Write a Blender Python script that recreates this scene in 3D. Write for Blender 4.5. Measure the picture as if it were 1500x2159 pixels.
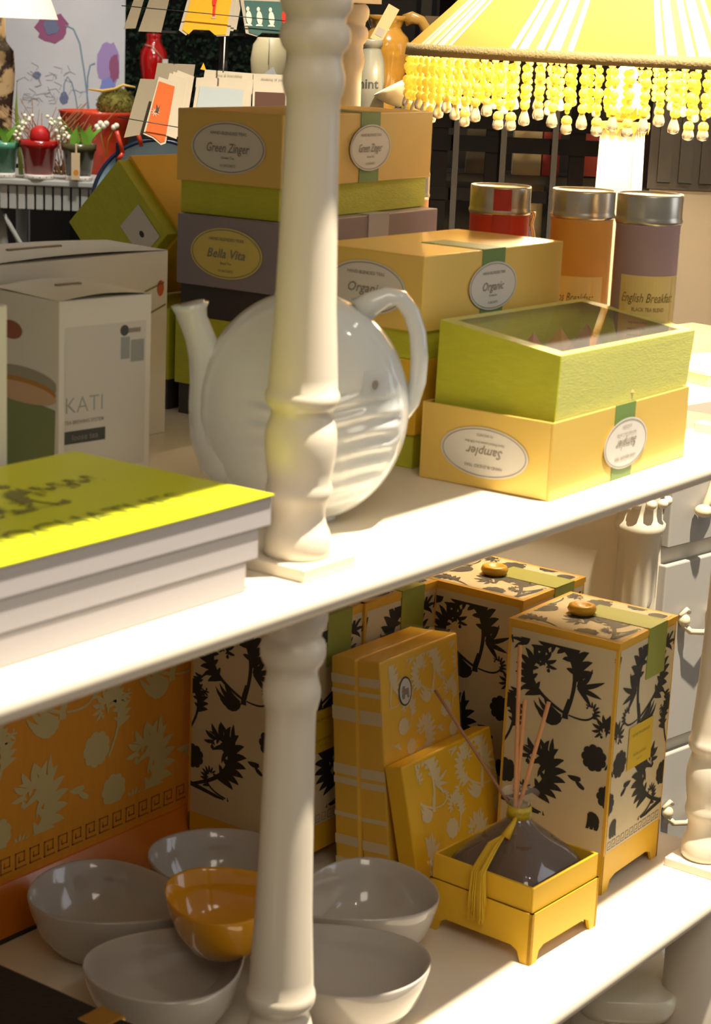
import bpy, math, random
from mathutils import Vector, Matrix
random.seed(7)
PI = math.pi
for o in list(bpy.data.objects): bpy.data.objects.remove(o)
scn = bpy.context.scene
COL = scn.collection

# ---------------------------------------------------------------- camera
FPX = 4083.19
CAMP = Vector((-1.1023, -0.8511, 1.5040))
CAMR = Matrix(((0.5980, 0.1694, -0.7834), (-0.8004, 0.1777, -0.5726), (0.0422, 0.9694, 0.2418)))
cd = bpy.data.cameras.new('camera'); cam = bpy.data.objects.new('camera', cd); COL.objects.link(cam)
cd.sensor_fit = 'AUTO'; cd.sensor_width = 36; cd.lens = FPX / 2159 * 36
cam.matrix_world = Matrix.Translation(CAMP) @ CAMR.to_4x4()
cd.clip_start = 0.05; cd.clip_end = 50
cd.dof.use_dof = True; cd.dof.focus_distance = 2.7; cd.dof.aperture_fstop = 14
scn.camera = cam
# ---------------------------------------------------------------- colour management, world, lights
vs = scn.view_settings
vs.view_transform = 'Standard'; vs.look = 'None'; vs.gamma = 1; vs.use_curve_mapping = False; vs.exposure = 0.0
w = bpy.data.worlds.new('world'); scn.world = w; w.use_nodes = True
w.node_tree.nodes['Background'].inputs[0].default_value = (1.0, 0.93, 0.82, 1)
w.node_tree.nodes['Background'].inputs[1].default_value = 0.20

def aim(o, tgt):
    d = Vector(tgt) - o.location
    o.rotation_euler = d.to_track_quat('-Z', 'Y').to_euler()
def area(name, loc, tgt, sx, sy, power, colr):
    l = bpy.data.lights.new(name, 'AREA'); l.shape = 'RECTANGLE'; l.size = sx; l.size_y = sy
    l.energy = power; l.color = colr
    o = bpy.data.objects.new(name, l); COL.objects.link(o); o.location = loc; aim(o, tgt); return o
def spot(name, loc, tgt, power, colr, size=0.05, ang=60, blend=0.3):
    l = bpy.data.lights.new(name, 'SPOT'); l.energy = power; l.color = colr; l.shadow_soft_size = size
    l.spot_size = math.radians(ang); l.spot_blend = blend
    o = bpy.data.objects.new(name, l); COL.objects.link(o); o.location = loc; aim(o, tgt); return o
# ceiling track spot right over the shelf front: it throws the bright strips along both shelf edges
spot('track_spotlight', (0.55, -0.46, 3.6), (0.30, 0.1, 0.9), 1150, (1.0, 0.88, 0.70), 0.03, 75)
# softer ceiling lamps and the shop window
area('ceiling_light', (-1.6, -1.8, 3.2), (0.2, 0.2, 0.9), 1.2, 1.2, 21, (1.0, 0.88, 0.70))
area('window_light', (2.4, -2.4, 1.9), (0.5, 0.2, 0.9), 1.4, 1.6, 12, (0.84, 0.89, 1.0))
area('ceiling_light', (1.7, 2.0, 3.3), (1.9, 2.6, 1.1), 1.0, 1.0, 22, (1.0, 0.95, 0.86))
for q in ((-0.9, -0.2, 3.0), (-0.5, -0.9, 3.0), (-1.9, -0.2, 2.9), (0.1, -1.6, 3.0)):
    spot('small_ceiling_spotlight', q, (0.2, 0.25, 0.8), 9, (1.0, 0.93, 0.82), 0.03, 60)
spot('table_spotlight', (1.7, 1.6, 2.7), (2.3, 2.75, 1.15), 95, (1.0, 0.95, 0.88), 0.05, 50)

# ---------------------------------------------------------------- helpers
def lin(c):
    c = c / 255.0
    return c / 12.92 if c <= 0.04045 else ((c + 0.055) / 1.055) ** 2.4
def rgb(r, g, b): return (lin(r), lin(g), lin(b), 1)
MATS = {}
def mat(name, col, rough=0.5, metal=0.0, spec=0.5, trans=0.0, coat=0.0, emis=None, estr=0, alpha=1, ior=1.45, noise=0, nscale=40, bump=0, bscale=200, sheen=0, sub=0, stretch=None):
    if name in MATS: return MATS[name]
    m = bpy.data.materials.new(name); m.use_nodes = True
    nt = m.node_tree; b = nt.nodes['Principled BSDF']
    b.inputs['Base Color'].default_value = col
    b.inputs['Roughness'].default_value = rough; b.inputs['Metallic'].default_value = metal
    b.inputs['Specular IOR Level'].default_value = spec
    b.inputs['Transmission Weight'].default_value = trans; b.inputs['Coat Weight'].default_value = coat
    b.inputs['Coat Roughness'].default_value = 0.05
    b.inputs['IOR'].default_value = ior; b.inputs['Alpha'].default_value = alpha
    if sheen: b.inputs['Sheen Weight'].default_value = sheen
    if sub:
        b.inputs['Subsurface Weight'].default_value = sub; b.inputs['Subsurface Scale'].default_value = 0.01
    if emis: b.inputs['Emission Color'].default_value = emis; b.inputs['Emission Strength'].default_value = estr
    if noise or bump:
        tc = nt.nodes.new('ShaderNodeTexCoord'); mp = nt.nodes.new('ShaderNodeMapping')
        nt.links.new(tc.outputs['Object'], mp.inputs[0])
        if stretch: mp.inputs['Scale'].default_value = stretch
    if noise:
        n = nt.nodes.new('ShaderNodeTexNoise'); n.inputs['Scale'].default_value = nscale; n.inputs['Detail'].default_value = 5
        nt.links.new(mp.outputs[0], n.inputs['Vector'])
        mx = nt.nodes.new('ShaderNodeMix'); mx.data_type = 'RGBA'
        mx.inputs['A'].default_value = tuple(c * (1 - noise) for c in col[:3]) + (1,)
        mx.inputs['B'].default_value = tuple(min(1, c * (1 + noise)) for c in col[:3]) + (1,)
        nt.links.new(n.outputs['Fac'], mx.inputs['Factor']); nt.links.new(mx.outputs['Result'], b.inputs['Base Color'])
    if bump:
        n2 = nt.nodes.new('ShaderNodeTexNoise'); n2.inputs['Scale'].default_value = bscale
        nt.links.new(mp.outputs[0], n2.inputs['Vector'])
        bp = nt.nodes.new('ShaderNodeBump'); bp.inputs['Strength'].default_value = bump; bp.inputs['Distance'].default_value = 0.002
        nt.links.new(n2.outputs['Fac'], bp.inputs['Height']); nt.links.new(bp.outputs[0], b.inputs['Normal'])
    MATS[name] = m; return m

class MB:
    """mesh builder: everything added ends in ONE mesh object"""
    def __init__(s): s.v = []; s.f = []; s.m = []; s.s = []
    def add(s, vs, fs, mi=0, smooth=False):
        n = len(s.v); s.v += [tuple(v) for v in vs]
        for f in fs: s.f.append([n + i for i in f]); s.m.append(mi); s.s.append(smooth)
        return s
    def box(s, x0, x1, y0, y1, z0, z1, mi=0, M=None):
        p = [(x0,y0,z0),(x1,y0,z0),(x1,y1,z0),(x0,y1,z0),(x0,y0,z1),(x1,y0,z1),(x1,y1,z1),(x0,y1,z1)]
        return s.hexa(p, mi, M)
    def hexa(s, p, mi=0, M=None):
        if M is not None: p = [M @ Vector(q) for q in p]
        return s.add(p, [(0,3,2,1),(4,5,6,7),(0,1,5,4),(1,2,6,5),(2,3,7,6),(3,0,4,7)], mi)
    def lathe(s, prof, seg=32, M=None, mi=0, cap=True, sx=1, sy=1):
        M = M or Matrix.Identity(4); vs = []; fs = []
        for (z, r) in prof:
            for k in range(seg):
                a = 2*PI*k/seg; vs.append(M @ Vector((r*sx*math.cos(a), r*sy*math.sin(a), z)))
        n = len(prof)
        for i in range(n-1):
            for k in range(seg):
                k2 = (k+1) % seg; fs.append((i*seg+k, i*seg+k2, (i+1)*seg+k2, (i+1)*seg+k))
        s.add(vs, fs, mi, True)
        if cap:
            b = len(s.v) - len(vs)
            s.f.append([b+k for k in reversed(range(seg))]); s.m.append(mi); s.s.append(False)
            s.f.append([b+(n-1)*seg+k for k in range(seg)]); s.m.append(mi); s.s.append(False)
        return s
    def tube(s, pts, rad, seg=12, mi=0, cap=True, flat=1.0, up=(0,0,1)):
        pts = [Vector(p) for p in pts]; n = len(pts)
        if not hasattr(rad, '__len__'): rad = [rad]*n
        vs = []; up = Vector(up)
        for i, p in enumerate(pts):
            t = (pts[min(i+1,n-1)] - pts[max(i-1,0)]).normalized()
            a = t.cross(up)
            if a.length < 1e-4: a = t.cross(Vector((1,0,0)))
            a.normalize(); b = a.cross(t).normalized()
            for k in range(seg):
                q = 2*PI*k/seg; vs.append(p + a*math.cos(q)*rad[i]*flat + b*math.sin(q)*rad[i])
        fs = [(i*seg+k, i*seg+(k+1)%seg, (i+1)*seg+(k+1)%seg, (i+1)*seg+k) for i in range(n-1) for k in range(seg)]
        if cap: fs += [tuple(reversed(range(seg))), tuple((n-1)*seg+k for k in range(seg))]
        return s.add(vs, fs, mi, True)
    def ball(s, c, r, seg=12, rings=8, mi=0, sz=1.0):
        prof = [(-r*sz*math.cos(PI*i/rings), max(1e-5, r*math.sin(PI*i/rings))) for i in range(rings+1)]
        return s.lathe(prof, seg, Matrix.Translation(Vector(c)), mi, cap=False)
    def flat(s, polys, O, U, V, mi=0, off=0.0003):
        """2D polygons laid on the face with origin O and unit axes U, V (a print on that face)"""
        O = Vector(O); U = Vector(U).normalized(); V = Vector(V).normalized(); N0 = U.cross(V)
        for i, p in enumerate(polys):
            N = N0*(off + (i % 97)*2.5e-6)
            s.add([O + U*a + V*b + N for a, b in p], [tuple(range(len(p)))], mi)
        return s
    def build(s, name, mats, parent=None, bevel=0, bseg=2, subd=0, autosm=False):
        me = bpy.data.meshes.new(name); me.from_pydata(s.v, [], s.f)
        mats = mats if isinstance(mats, (list, tuple)) else [mats]
        for m in mats: me.materials.append(m)
        me.polygons.foreach_set('material_index', s.m); me.polygons.foreach_set('use_smooth', s.s)
        me.update()
        o = bpy.data.objects.new(name, me); COL.objects.link(o)
        if parent: o.parent = parent
        if bevel:
            b = o.modifiers.new('bevel', 'BEVEL'); b.width = bevel; b.segments = bseg; b.limit_method = 'ANGLE'; b.angle_limit = math.radians(50)
        if subd:
            q = o.modifiers.new('sub', 'SUBSURF'); q.levels = subd; q.render_levels = subd
        return o

def tag(o, label=None, cat=None, group=None, kind=None):
    if label: o['label'] = label
    if cat: o['category'] = cat
    if group: o['group'] = group
    if kind: o['kind'] = kind
    return o
def thing(name, label, cat, loc=(0,0,0), rz=0, group=None):
    o = bpy.data.objects.new(name, None); COL.objects.link(o); o.empty_display_size = 0.02
    o.location = loc; o.rotation_euler = (0, 0, rz); return tag(o, label, cat, group)
def copy_tree(o, parent=None):
    c = o.copy(); COL.objects.link(c); c.parent = parent
    for ch in list(o.children): copy_tree(ch, c)
    return c
def at(px, py, d):            # world point on the sight line of a pixel at forward distance d
    return CAMP + CAMR @ Vector(((px-750)/FPX*d, -(py-1079.5)/FPX*d, -d))
FACE = math.atan2(-0.8004, 0.5980)      # heading of the image's left-right direction on the ground
def rotz(a): return Matrix.Rotation(a, 4, 'Z')
def tr(x, y, z): return Matrix.Translation((x, y, z))

# ------ 2D drawing of printed ornament
def clip(poly, x0, x1, y0, y1):
    def cut(p, f, inter):
        out = []
        for i in range(len(p)):
            a, b = p[i-1], p[i]
            if f(b):
                if not f(a): out.append(inter(a, b))
                out.append(b)
            elif f(a): out.append(inter(a, b))
        return out
    def ix(X): return lambda a, b: (X, a[1] + (b[1]-a[1])*(X-a[0])/(b[0]-a[0]))
    def iy(Y): return lambda a, b: (a[0] + (b[0]-a[0])*(Y-a[1])/(b[1]-a[1]), Y)
    for f, g in ((lambda q: q[0] >= x0, ix(x0)), (lambda q: q[0] <= x1, ix(x1)), (lambda q: q[1] >= y0, iy(y0)), (lambda q: q[1] <= y1, iy(y1))):
        poly = cut(poly, f, g)
        if len(poly) < 3: return None
    return poly
def strip(pts, ws):
    out = []; L = []; R_ = []
    n = len(pts)
    for i in range(n):
        a = pts[max(i-1,0)]; b = pts[min(i+1,n-1)]
        dx, dy = b[0]-a[0], b[1]-a[1]; l = math.hypot(dx, dy) or 1
        nx, ny = -dy/l*ws[i]/2, dx/l*ws[i]/2
        L.append((pts[i][0]+nx, pts[i][1]+ny)); R_.append((pts[i][0]-nx, pts[i][1]-ny))
    for i in range(n-1): out.append([L[i], R_[i], R_[i+1], L[i+1]])
    return out
def leaf(x, y, ang, ln, wd, bend=0.6, n=6):
    pts = []; ws = []
    for i in range(n+1):
        t = i/n; pts.append((x, y)); ws.append(wd*math.sin(PI*min(1, t*0.80+0.18))**0.9)
        ang += bend/n; x += math.cos(ang)*ln/n; y += math.sin(ang)*ln/n
    ws[-1] = wd*0.05
    return strip(pts, ws)
def frond(x, y, ang, size, sgn=1, thick=0.05, start=7, fan=.30):
    """acanthus scroll: a slim stem curling into an open hook, with a comb of pointed leaflets on its outer side"""
    out = []; pts = []; ws = []; n = 34; a = ang
    for i in range(n+1):
        t = i/n; pts.append((x, y)); ws.append(size*thick*(.75+.55*math.sin(PI*t))*(1-.45*t))
        a += sgn*(0.01 + 0.30*t**1.5)
        st = size*0.046*(1-0.42*t)
        if i > start and i < n-1 and i % 2 == 0:
            ll = size*fan*math.sin(PI*(0.16+0.72*t))
            out += leaf(x, y, a - sgn*.62, ll, ll*0.34, bend=-sgn*.75, n=6)
            if i % 4 == 0 and t > .3: out += leaf(x, y, a + sgn*.55, ll*.42, ll*0.20, bend=sgn*.8, n=4)
        x += math.cos(a)*st; y += math.sin(a)*st
    out += strip(pts, ws)
    out += disc2(x, y, size*.028, size*.028, 10)
    return out
def sprig(x, y, ang, size, sgn=1):
    out = []
    for k in range(5): out += leaf(x, y, ang + sgn*(k-2)*0.40, size*(1-.13*abs(k-2)), size*0.17, bend=-sgn*1.0+0.35*k)
    return out
def flower(x, y, r):
    out = []
    for k in range(9):
        a = 2*PI*k/9; out += disc2(x+r*.68*math.cos(a), y+r*.68*math.sin(a), r*.34, r*.34, 10)
    return out + disc2(x, y, r*.62, r*.62, 14)
def motif(m=1):
    """one repeat of the scrolling print, about 1 wide and 2 high"""
    P = []
    def f(x, y, a, sz, sg, **k): return frond(x, y, math.radians(a), sz, sg, **k)
    P += f(.42, .96, 106, .74, -1, start=9) + f(.45, .97, 22, .60, 1, start=9) + strip([(.43,.92),(.43,.98),(.40,1.10)], [.06,.05,.035])
    P += f(.40, .96, 190, .32, -1, start=16, fan=.22) + f(.70, 1.14, -10, .36, -1, start=12, fan=.24)
    P += sprig(.33, 1.22, math.radians(168), .27, 1) + sprig(.47, .93, math.radians(-40), .32, -1) + sprig(.84, 1.50, math.radians(50), .20, 1)
    P += f(.98, .06, 160, .72, -1, start=8) + f(1.02, .56, 120, .46, -1, start=8) + sprig(.52, .50, math.radians(28), .30, 1)
    P += f(.60, .02, 10, .34, 1, start=12, fan=.24) + strip([(.62,.0),(.80,.03),(1.0,.06)], [.03,.035,.045])
    P += flower(.13, .64, .12) + flower(.97, .32, .11) + leaf(.24, .42, -.3, .13, .05) + leaf(.20, .34, .3, .12, .04)
    P += sprig(.02, 1.02, math.radians(250), .20, 1) + f(-.02, 1.48, 75, .42, 1, start=8) + sprig(.56, 1.80, math.radians(95), .24, 1)
    P += sprig(.14, .14, math.radians(200), .24, -1) + f(1.0, 1.70, 150, .38, 1, start=10) + f(.18, 1.98, 250, .3, 1, start=10)
    return P
_mt = []
def damask(w, h, seed=0, rep=None, mirror=None, thin=1):
    """print filling a w x h panel; rep is the width of one repeat"""
    if not _mt: _mt.extend(motif())
    mirror = (seed % 2) if mirror is None else mirror
    k = 0 if rep is None else 1; rep = rep or w
    dx = (seed*.37 % 1)*rep*k; dy = (seed*.23 % 1)*rep*k; out = []
    for ix in range(-1, int(w/rep)+2):
        for iy in range(-1, int(h/(2*rep))+2):
            for p in _mt:
                q = [(((1-a) if mirror else a)*rep + ix*rep - dx, b*rep + iy*2.0*rep - dy) for a, b in p]
                if mirror: q.reverse()
                c = clip(q, 0, w, 0, h)
                if c: out.append(c)
    return out
def shift(polys, dx, dy): return [[(a+dx, b+dy) for a, b in p] for p in polys]
def ring2(cx, cy, rx, ry, th, n=48):
    return [[(cx+rx*math.cos(a), cy+ry*math.sin(a)), (cx+rx*math.cos(b), cy+ry*math.sin(b)),
             (cx+(rx-th)*math.cos(b), cy+(ry-th)*math.sin(b)), (cx+(rx-th)*math.cos(a), cy+(ry-th)*math.sin(a))]
            for a, b in ((2*PI*i/n, 2*PI*(i+1)/n) for i in range(n))]
def disc2(cx, cy, rx, ry, n=48): return [[(cx+rx*math.cos(2*PI*i/n), cy+ry*math.sin(2*PI*i/n)) for i in range(n)]]
def rect2(x0, y0, x1, y1): return [[(x0,y0),(x1,y0),(x1,y1),(x0,y1)]]
_tc = {}
def text2(s, cx, cy, h, wmax=None, shear=0, flip=False, bold=0.0, rot=0):
    """letters as polygons centred on cx, cy"""
    key = (s, shear, bold)
    if key not in _tc:
        cu = bpy.data.curves.new('t', 'FONT'); cu.body = s; cu.size = 1; cu.shear = shear; cu.resolution_u = 2; cu.offset = bold
        o = bpy.data.objects.new('t', cu); COL.objects.link(o)
        dg = bpy.context.evaluated_depsgraph_get(); me = bpy.data.meshes.new_from_object(o.evaluated_get(dg))
        pl = [[(me.vertices[i].co.x, me.vertices[i].co.y) for i in p.vertices] for p in me.polygons]
        bpy.data.objects.remove(o); bpy.data.curves.remove(cu); bpy.data.meshes.remove(me)
        _tc[key] = pl
    pl = _tc[key]
    xs = [a for p in pl for a, b in p]; x0, x1 = min(xs), max(xs)
    k = h; kx = h
    if wmax and (x1-x0)*h > wmax: kx = wmax/(x1-x0)
    sg = -1 if flip else 1
    c, sn = math.cos(rot), math.sin(rot)
    out = []
    for p in pl:
        q = []
        for a, b in p:
            u, v = (a-(x0+x1)/2)*kx*sg, (b-0.35)*k*sg
            q.append((cx+c*u-sn*v, cy+sn*u+c*v))
        out.append(q)
    return out

# ---------------------------------------------------------------- materials
M_white = mat('white_paint', rgb(224, 213, 193), 0.38, coat=0.15, noise=0.03, nscale=8)
M_porc = mat('white_porcelain', rgb(216, 218, 214), 0.10, coat=0.6)
M_grey = mat('grey_glaze', rgb(184, 177, 168), 0.14, coat=0.7)
M_yglz = mat('mustard_glaze', rgb(214, 150, 22), 0.14, coat=0.7)
M_gold = mat('golden_card', rgb(228, 180, 44), 0.42, noise=0.05, nscale=30)
M_amber = mat('amber_edge', rgb(228, 174, 54), 0.45)
M_pearl = mat('pearly_yellow_card', rgb(238, 202, 104), 0.33, metal=0.25, coat=0.2, noise=0.03, nscale=10)
M_orange = mat('apricot_card', rgb(222, 186, 96), 0.45, noise=0.03, nscale=10)
M_green = mat('green_linen_paper', rgb(186, 186, 46), 0.6, noise=0.14, nscale=60, stretch=(1, 1, 4), bump=0.2)
M_purple = mat('mauve_card', rgb(140, 130, 138), 0.5, noise=0.03)
M_dpurp = mat('dark_mauve_card', rgb(62, 54, 54), 0.6)
M_band = mat('green_ribbon', rgb(112, 138, 74), 0.45)
M_lband = mat('lilac_ribbon', rgb(176, 176, 184), 0.45)
M_lab = mat('label_paper', rgb(214, 208, 196), 0.55)
M_laby = mat('yellow_label_paper', rgb(214, 194, 104), 0.55)
M_ink = mat('grey_ink', rgb(140, 131, 118), 0.6)
M_dink = mat('dark_ink', rgb(52, 52, 48), 0.6)
M_black = mat('black_damask_ink', rgb(44, 44, 42), 0.5)
M_cream = mat('cream_card', rgb(214, 196, 156), 0.55, noise=0.03)
M_creamp = mat('pale_damask_ink', rgb(206, 190, 148), 0.5)
M_carton = mat('white_carton', rgb(222, 216, 200), 0.5, noise=0.02)
M_steel = mat('brushed_steel', rgb(196, 188, 172), 0.28, metal=0.95, noise=0.1, nscale=20, stretch=(1, 1, 8))
M_dark = mat('black_iron', rgb(22, 20, 19), 0.5)
M_dgrey = mat('dark_grey_wood', rgb(60, 55, 48), 0.6, noise=0.15, nscale=15)
M_cell = mat('cellophane', (1, 1, 1, 1), 0.05, trans=0.0, alpha=0.04, spec=1.0, coat=1.0)
M_ctype = mat('olive_print', rgb(150, 138, 40), 0.6)

# ================================================================ SETTING
ZU, ZL, Z3 = 1.10, 0.589, 1.611
fl = MB().box(-3, 7, -3, 8, -0.05, 0).build('floor', mat('dark_floor', rgb(70, 58, 46), 0.35, noise=0.2, nscale=6)); tag(fl, kind='structure')
# back wall, square to the way one looks at it, and the grey-brown wall right of the lamp
c0 = at(750, 300, 6.9)
wb = MB().box(-4.2, 4.2, 0, 0.1, 0, 3.4, M=tr(c0.x, c0.y, 0) @ rotz(FACE)).build('wall_back', mat('dark_wall', rgb(44, 40, 36), 0.8, noise=0.1, nscale=4)); tag(wb, kind='structure')
c0 = at(1560, 500, 4.4)
wr = MB().box(-0.42, 1.2, 0, 0.12, 0, 1.33, M=tr(c0.x, c0.y, 0) @ rotz(FACE)).build('wall_right', mat('taupe_wall', rgb(112, 102, 86), 0.7, noise=0.04, nscale=5)); tag(wr, kind='structure')

# ================================================================ SHELF UNIT
UX0, UX1, UY0, UY1 = -0.87, 0.865, -0.02, 0.655
unit = thing('display_shelf', 'tall white painted display shelf with turned posts, filling the picture', 'shelf unit')
def shelf_board(zt, name='shelf_board', y0=UY0):
    mb = MB(); th = 0.024; r = th/2; prof = []
    for i in range(9):
        a = -PI/2 - PI*i/8; prof.append((y0 + r + r*math.cos(a), zt - r + r*math.sin(a)))
    prof = [(UY1, zt-th)] + prof + [(UY1, zt)]
    n = len(prof); vs = [(UX0, y, z) for y, z in prof] + [(UX1, y, z) for y, z in prof]
    mb.add(vs, [(i, i+1, n+i+1, n+i) for i in range(n-1)], 0, True)
    mb.add(vs, [tuple(range(n))[::-1], tuple(range(n, 2*n)), (n-1, 0, n, 2*n-1)])
    return mb.build(name, M_white, unit)
shelf_board(ZU); shelf_board(ZL); shelf_board(Z3, y0=-0.036)
S = 0.0655
PROF = [(.010,.0240),(.0125,.0258),(.018,.0265),(.024,.0262),(.030,.0245),(.034,.0225),(.040,.0209),(.048,.0211),(.054,.0232),(.058,.0252),(.062,.0258),
        (.066,.0250),(.070,.0243),(.078,.0256),(.090,.0273),(.100,.0278),(.108,.0272),(.114,.0255),(.119,.0238),(.124,.0236),(.1265,.0262),(.130,.0282),(.134,.0286),(.1375,.0278),(.140,.0265),
        (.150,.0262),(.200,.0232),(.250,.0217),(.300,.0206),(.340,.0198),(.354,.0200),(.358,.0215),(.364,.0230),(.370,.0230),(.376,.0212),(.381,.0202),(.386,.0205),(.390,.0240),(.395,.0258),(.400,.0260),
        (.405,.0248),(.4075,.0218),(.412,.0222),(.416,.0250),(.421,.0264),(.427,.0262),(.431,.0240),(.434,.0205)]
def post(x, y, z0, k, ztop):
    mb = MB(); prof = [(z*k, r) for z, r in PROF]
    mb.lathe(prof, 40, tr(x+S/2, y+S/2, z0))
    mb.box(x+.004, x+S-.004, y+.004, y+S-.004, z0+.434*k, ztop, 0)
    p = mb.build('post', M_white, unit)
    MB().box(x, x+S, y, y+S, z0, z0+.0105).build('plinth', M_white, p, bevel=.0012)
    return p
for px_ in (-0.80, 0.0, 0.7805):
    for py_ in (0.0, 0.560):
        post(px_, py_, ZL, 1.115, ZU-.024)
        post(px_ - (.02 if px_ > .5 and py_ == 0 else 0), py_, ZU, 1.0, Z3-.024)
        lg = MB().lathe([(0.002,.022),(.03,.026),(.08,.03),(.12,.026),(.16,.031),(.40,.034),(.50,.034),(.52,.030),(.564,.032)], 32, tr(px_+S/2, py_+S/2, 0)).build('leg', M_white, unit)

# ================================================================ helper shapes for boxes of tea
LINES = ('In a Sachet Collection', 'Natural Fruit Flavors', 'Hand Picked Leaves')
def oval_label(parent, O, U, V, rx, ry, main, sub, paper, flip=False, top='HAND-BLENDED TEAS', ink=None):
    mb = MB()
    mb.flat(disc2(0, 0, rx, ry), O, U, V, 0, .0006)
    mb.flat(ring2(0, 0, rx*.955, ry*.94, min(rx, ry)*.035), O, U, V, 1, .0008)
    sg = -1 if flip else 1
    mb.flat(text2(main, 0, 0, ry*.50, rx*1.15, 0.3, flip, .012), O, U, V, 1, .0009)
    mb.flat(text2(top, 0, sg*ry*.55, ry*.17, rx*1.0, 0, flip, .01), O, U, V, 1, .0009)
    mb.flat(text2(sub, 0, -sg*ry*.38, ry*.14, rx*.9, 0, flip, .01), O, U, V, 1, .0009)
    mb.flat(text2('15 SACHETS', 0, -sg*ry*.68, ry*.14, rx*.6, 0, flip, .01), O, U, V, 1, .0009)
    return mb.build('label', [paper, ink or M_ink], parent)
def tea_box(label, x, y, z, yaw, w, d, ht, hl, mt, ml, mb_, main, sub='Herbal Tea', paper=None, seal=True, oval=True, group=None, name='tea_box', band_x=.62, sealr=(.043, .0235)):
    t = thing(name, label, 'box', (x, y, z), yaw, group)
    e = .0035
    MB().box(e, w-e, e, d-e, 0, ht+.01).build('tray', mt, t, bevel=.0008)
    lid = MB().box(0, w, 0, d, ht, ht+hl)
    lid = lid.build('lid', ml, t, bevel=.0012)
    bx = w*band_x
    if mb_:
        m = MB().box(bx-.020, bx+.020, -.0006, .0002, ht, ht+hl).box(bx-.020, bx+.020, -.0006, d*.55, ht+hl-.0002, ht+hl+.0006)
        m.build('ribbon', mb_, t)
    if oval: oval_label(t, (0, d*.5, ht+hl*.5), (0, -1, 0), (0, 0, 1), d*.355, hl*.36, main, sub, paper or M_lab)
    if seal: oval_label(t, (bx, -.001, ht+hl*.5), (1, 0, 0), (0, 0, 1), sealr[0], sealr[1]*1.0, main, sub, M_lab)
    return t

# ---- back stack
YE = math.radians(4.0)
BH = .106
tea_box('apricot lidded tea box with a green base on top of the mauve box', .428, .378, ZU+2*BH, math.radians(5.2), .306, .1295, .033, .073, M_green, M_orange, M_band, 'Green Zinger', 'Green Tea', band_x=.555, sealr=(.042,.0245))
tea_box('mauve lidded tea box with a yellow oval label, under the apricot one', .420, .372, ZU+BH, math.radians(3), .306, .130, .033, .0725, M_dpurp, M_purple, M_lband, 'Bella Vita', 'Black Tea', M_laby, seal=False, band_x=.60)
tea_box('olive tea box at the bottom of the back stack, behind the teapot', .424, .376, ZU, math.radians(4), .300, .128, .033, .0725, M_dpurp, M_green, None, 'Green Zinger', seal=False, oval=False)
# ---- middle stack
tea_box('yellow organic tea box with a green ribbon on the middle stack', .376, .163, ZU+.1045, math.radians(-.4), .247, .132, .027, .0715, M_green, M_pearl, M_band, 'Organic', 'Collection', band_x=.475, sealr=(.042,.0235))
tea_box('amber tea box half hidden behind the teapot handle, under the yellow organic one', .378, .166, ZU, 0, .243, .130, .033, .0715, M_green, M_gold, None, 'Organic', seal=False, oval=False)
# ---- tilted box resting on its edge upon a hidden one
tb = tea_box('green and yellow tea box tipped on its edge behind the white cartons', .36, .575, 1.206, 0, .22, .108, .05, .058, M_green, M_gold, None, 'x', seal=False, oval=False)
tb.rotation_euler = (math.radians(-45), 0, 0)
tb.rotation_euler = (math.radians(45), 0, 0); tb.location = (.418, .592, 1.2105)
# re-make its parts so that the linen base is the end one sees
for ch in list(tb.children): bpy.data.objects.remove(ch)
MB().box(0, .022, .003, .105, .003, .105).build('tray', M_green, tb, bevel=.0008)
MB().box(.018, .20, 0, .108, 0, .108).build('lid', M_gold, tb, bevel=.001)
lm = MB(); lm.flat(rect2(-.022, -.018, .022, .018), (0, .030, .078), (0, -1, 0), (0, 0, 1), 0, .0008)
lm.flat(disc2(.004, 0, .004, .003, 16), (0, .030, .078), (0, -1, 0), (0, 0, 1), 1, .001); lm.build('label', [M_lab, M_dink], tb)
tea_box('olive tea box under the tipped one, behind the white cartons', .418, .515, ZU, 0, .25, .13, .033, .0765, M_dpurp, M_green, None, 'x', seal=False, oval=False)

# ---- yellow box turned upside down with the window box standing in it
ub = thing('tea_box', 'pearly yellow sampler box upside down at the front of the upper shelf', 'box', (.3627, .0059, ZU), math.radians(1.16))
w_, d_, h_ = .2715, .140, .0722
m = MB().box(0, w_, 0, .002, 0, h_).box(0, w_, d_-.002, d_, 0, h_).box(0, .002, .002, d_-.002, 0, h_).box(w_-.002, w_, .002, d_-.002, 0, h_).box(0, w_, 0, d_, 0, .002)
m.build('lid', M_pearl, ub, bevel=.0007)
oval_label(ub, (-.0002, d_*.5, .034), (0, -1, 0), (0, 0, 1), .047, .0235, 'Sampler', 'Hand Picked Leaves in a Gift Box', M_lab, flip=True)
oval_label(ub, (.139, -.001, .034), (1, 0, 0), (0, 0, 1), .043, .0245, 'Sampler', 'Hand Picked Leaves in a Gift Box', M_lab, flip=True)
MB().box(.116, .156, -.0006, .0003, 0, h_+.0004).build('ribbon', M_band, ub)
wbx = thing('window_box', 'green linen paper box with a clear window, standing in the upturned yellow box', 'box')
P = {'b': [(.3714,.012,1.135),(.6318,.0172,1.135),(.6290,.142,1.135),(.3675,.1380,1.135)],
     't': [(.3775,.0120,1.2300),(.6500,.0185,1.2265),(.6440,.146,1.2440),(.3705,.1380,1.2480)]}
bq, tq = [Vector(p) for p in P['b']], [Vector(p) for p in P['t']]
mb = MB()
mb.add(bq + tq, [(0,3,2,1), (0,1,5,4), (1,2,6,5), (2,3,7,6), (3,0,4,7)])
mb.build('tray', M_green, wbx)
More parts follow.
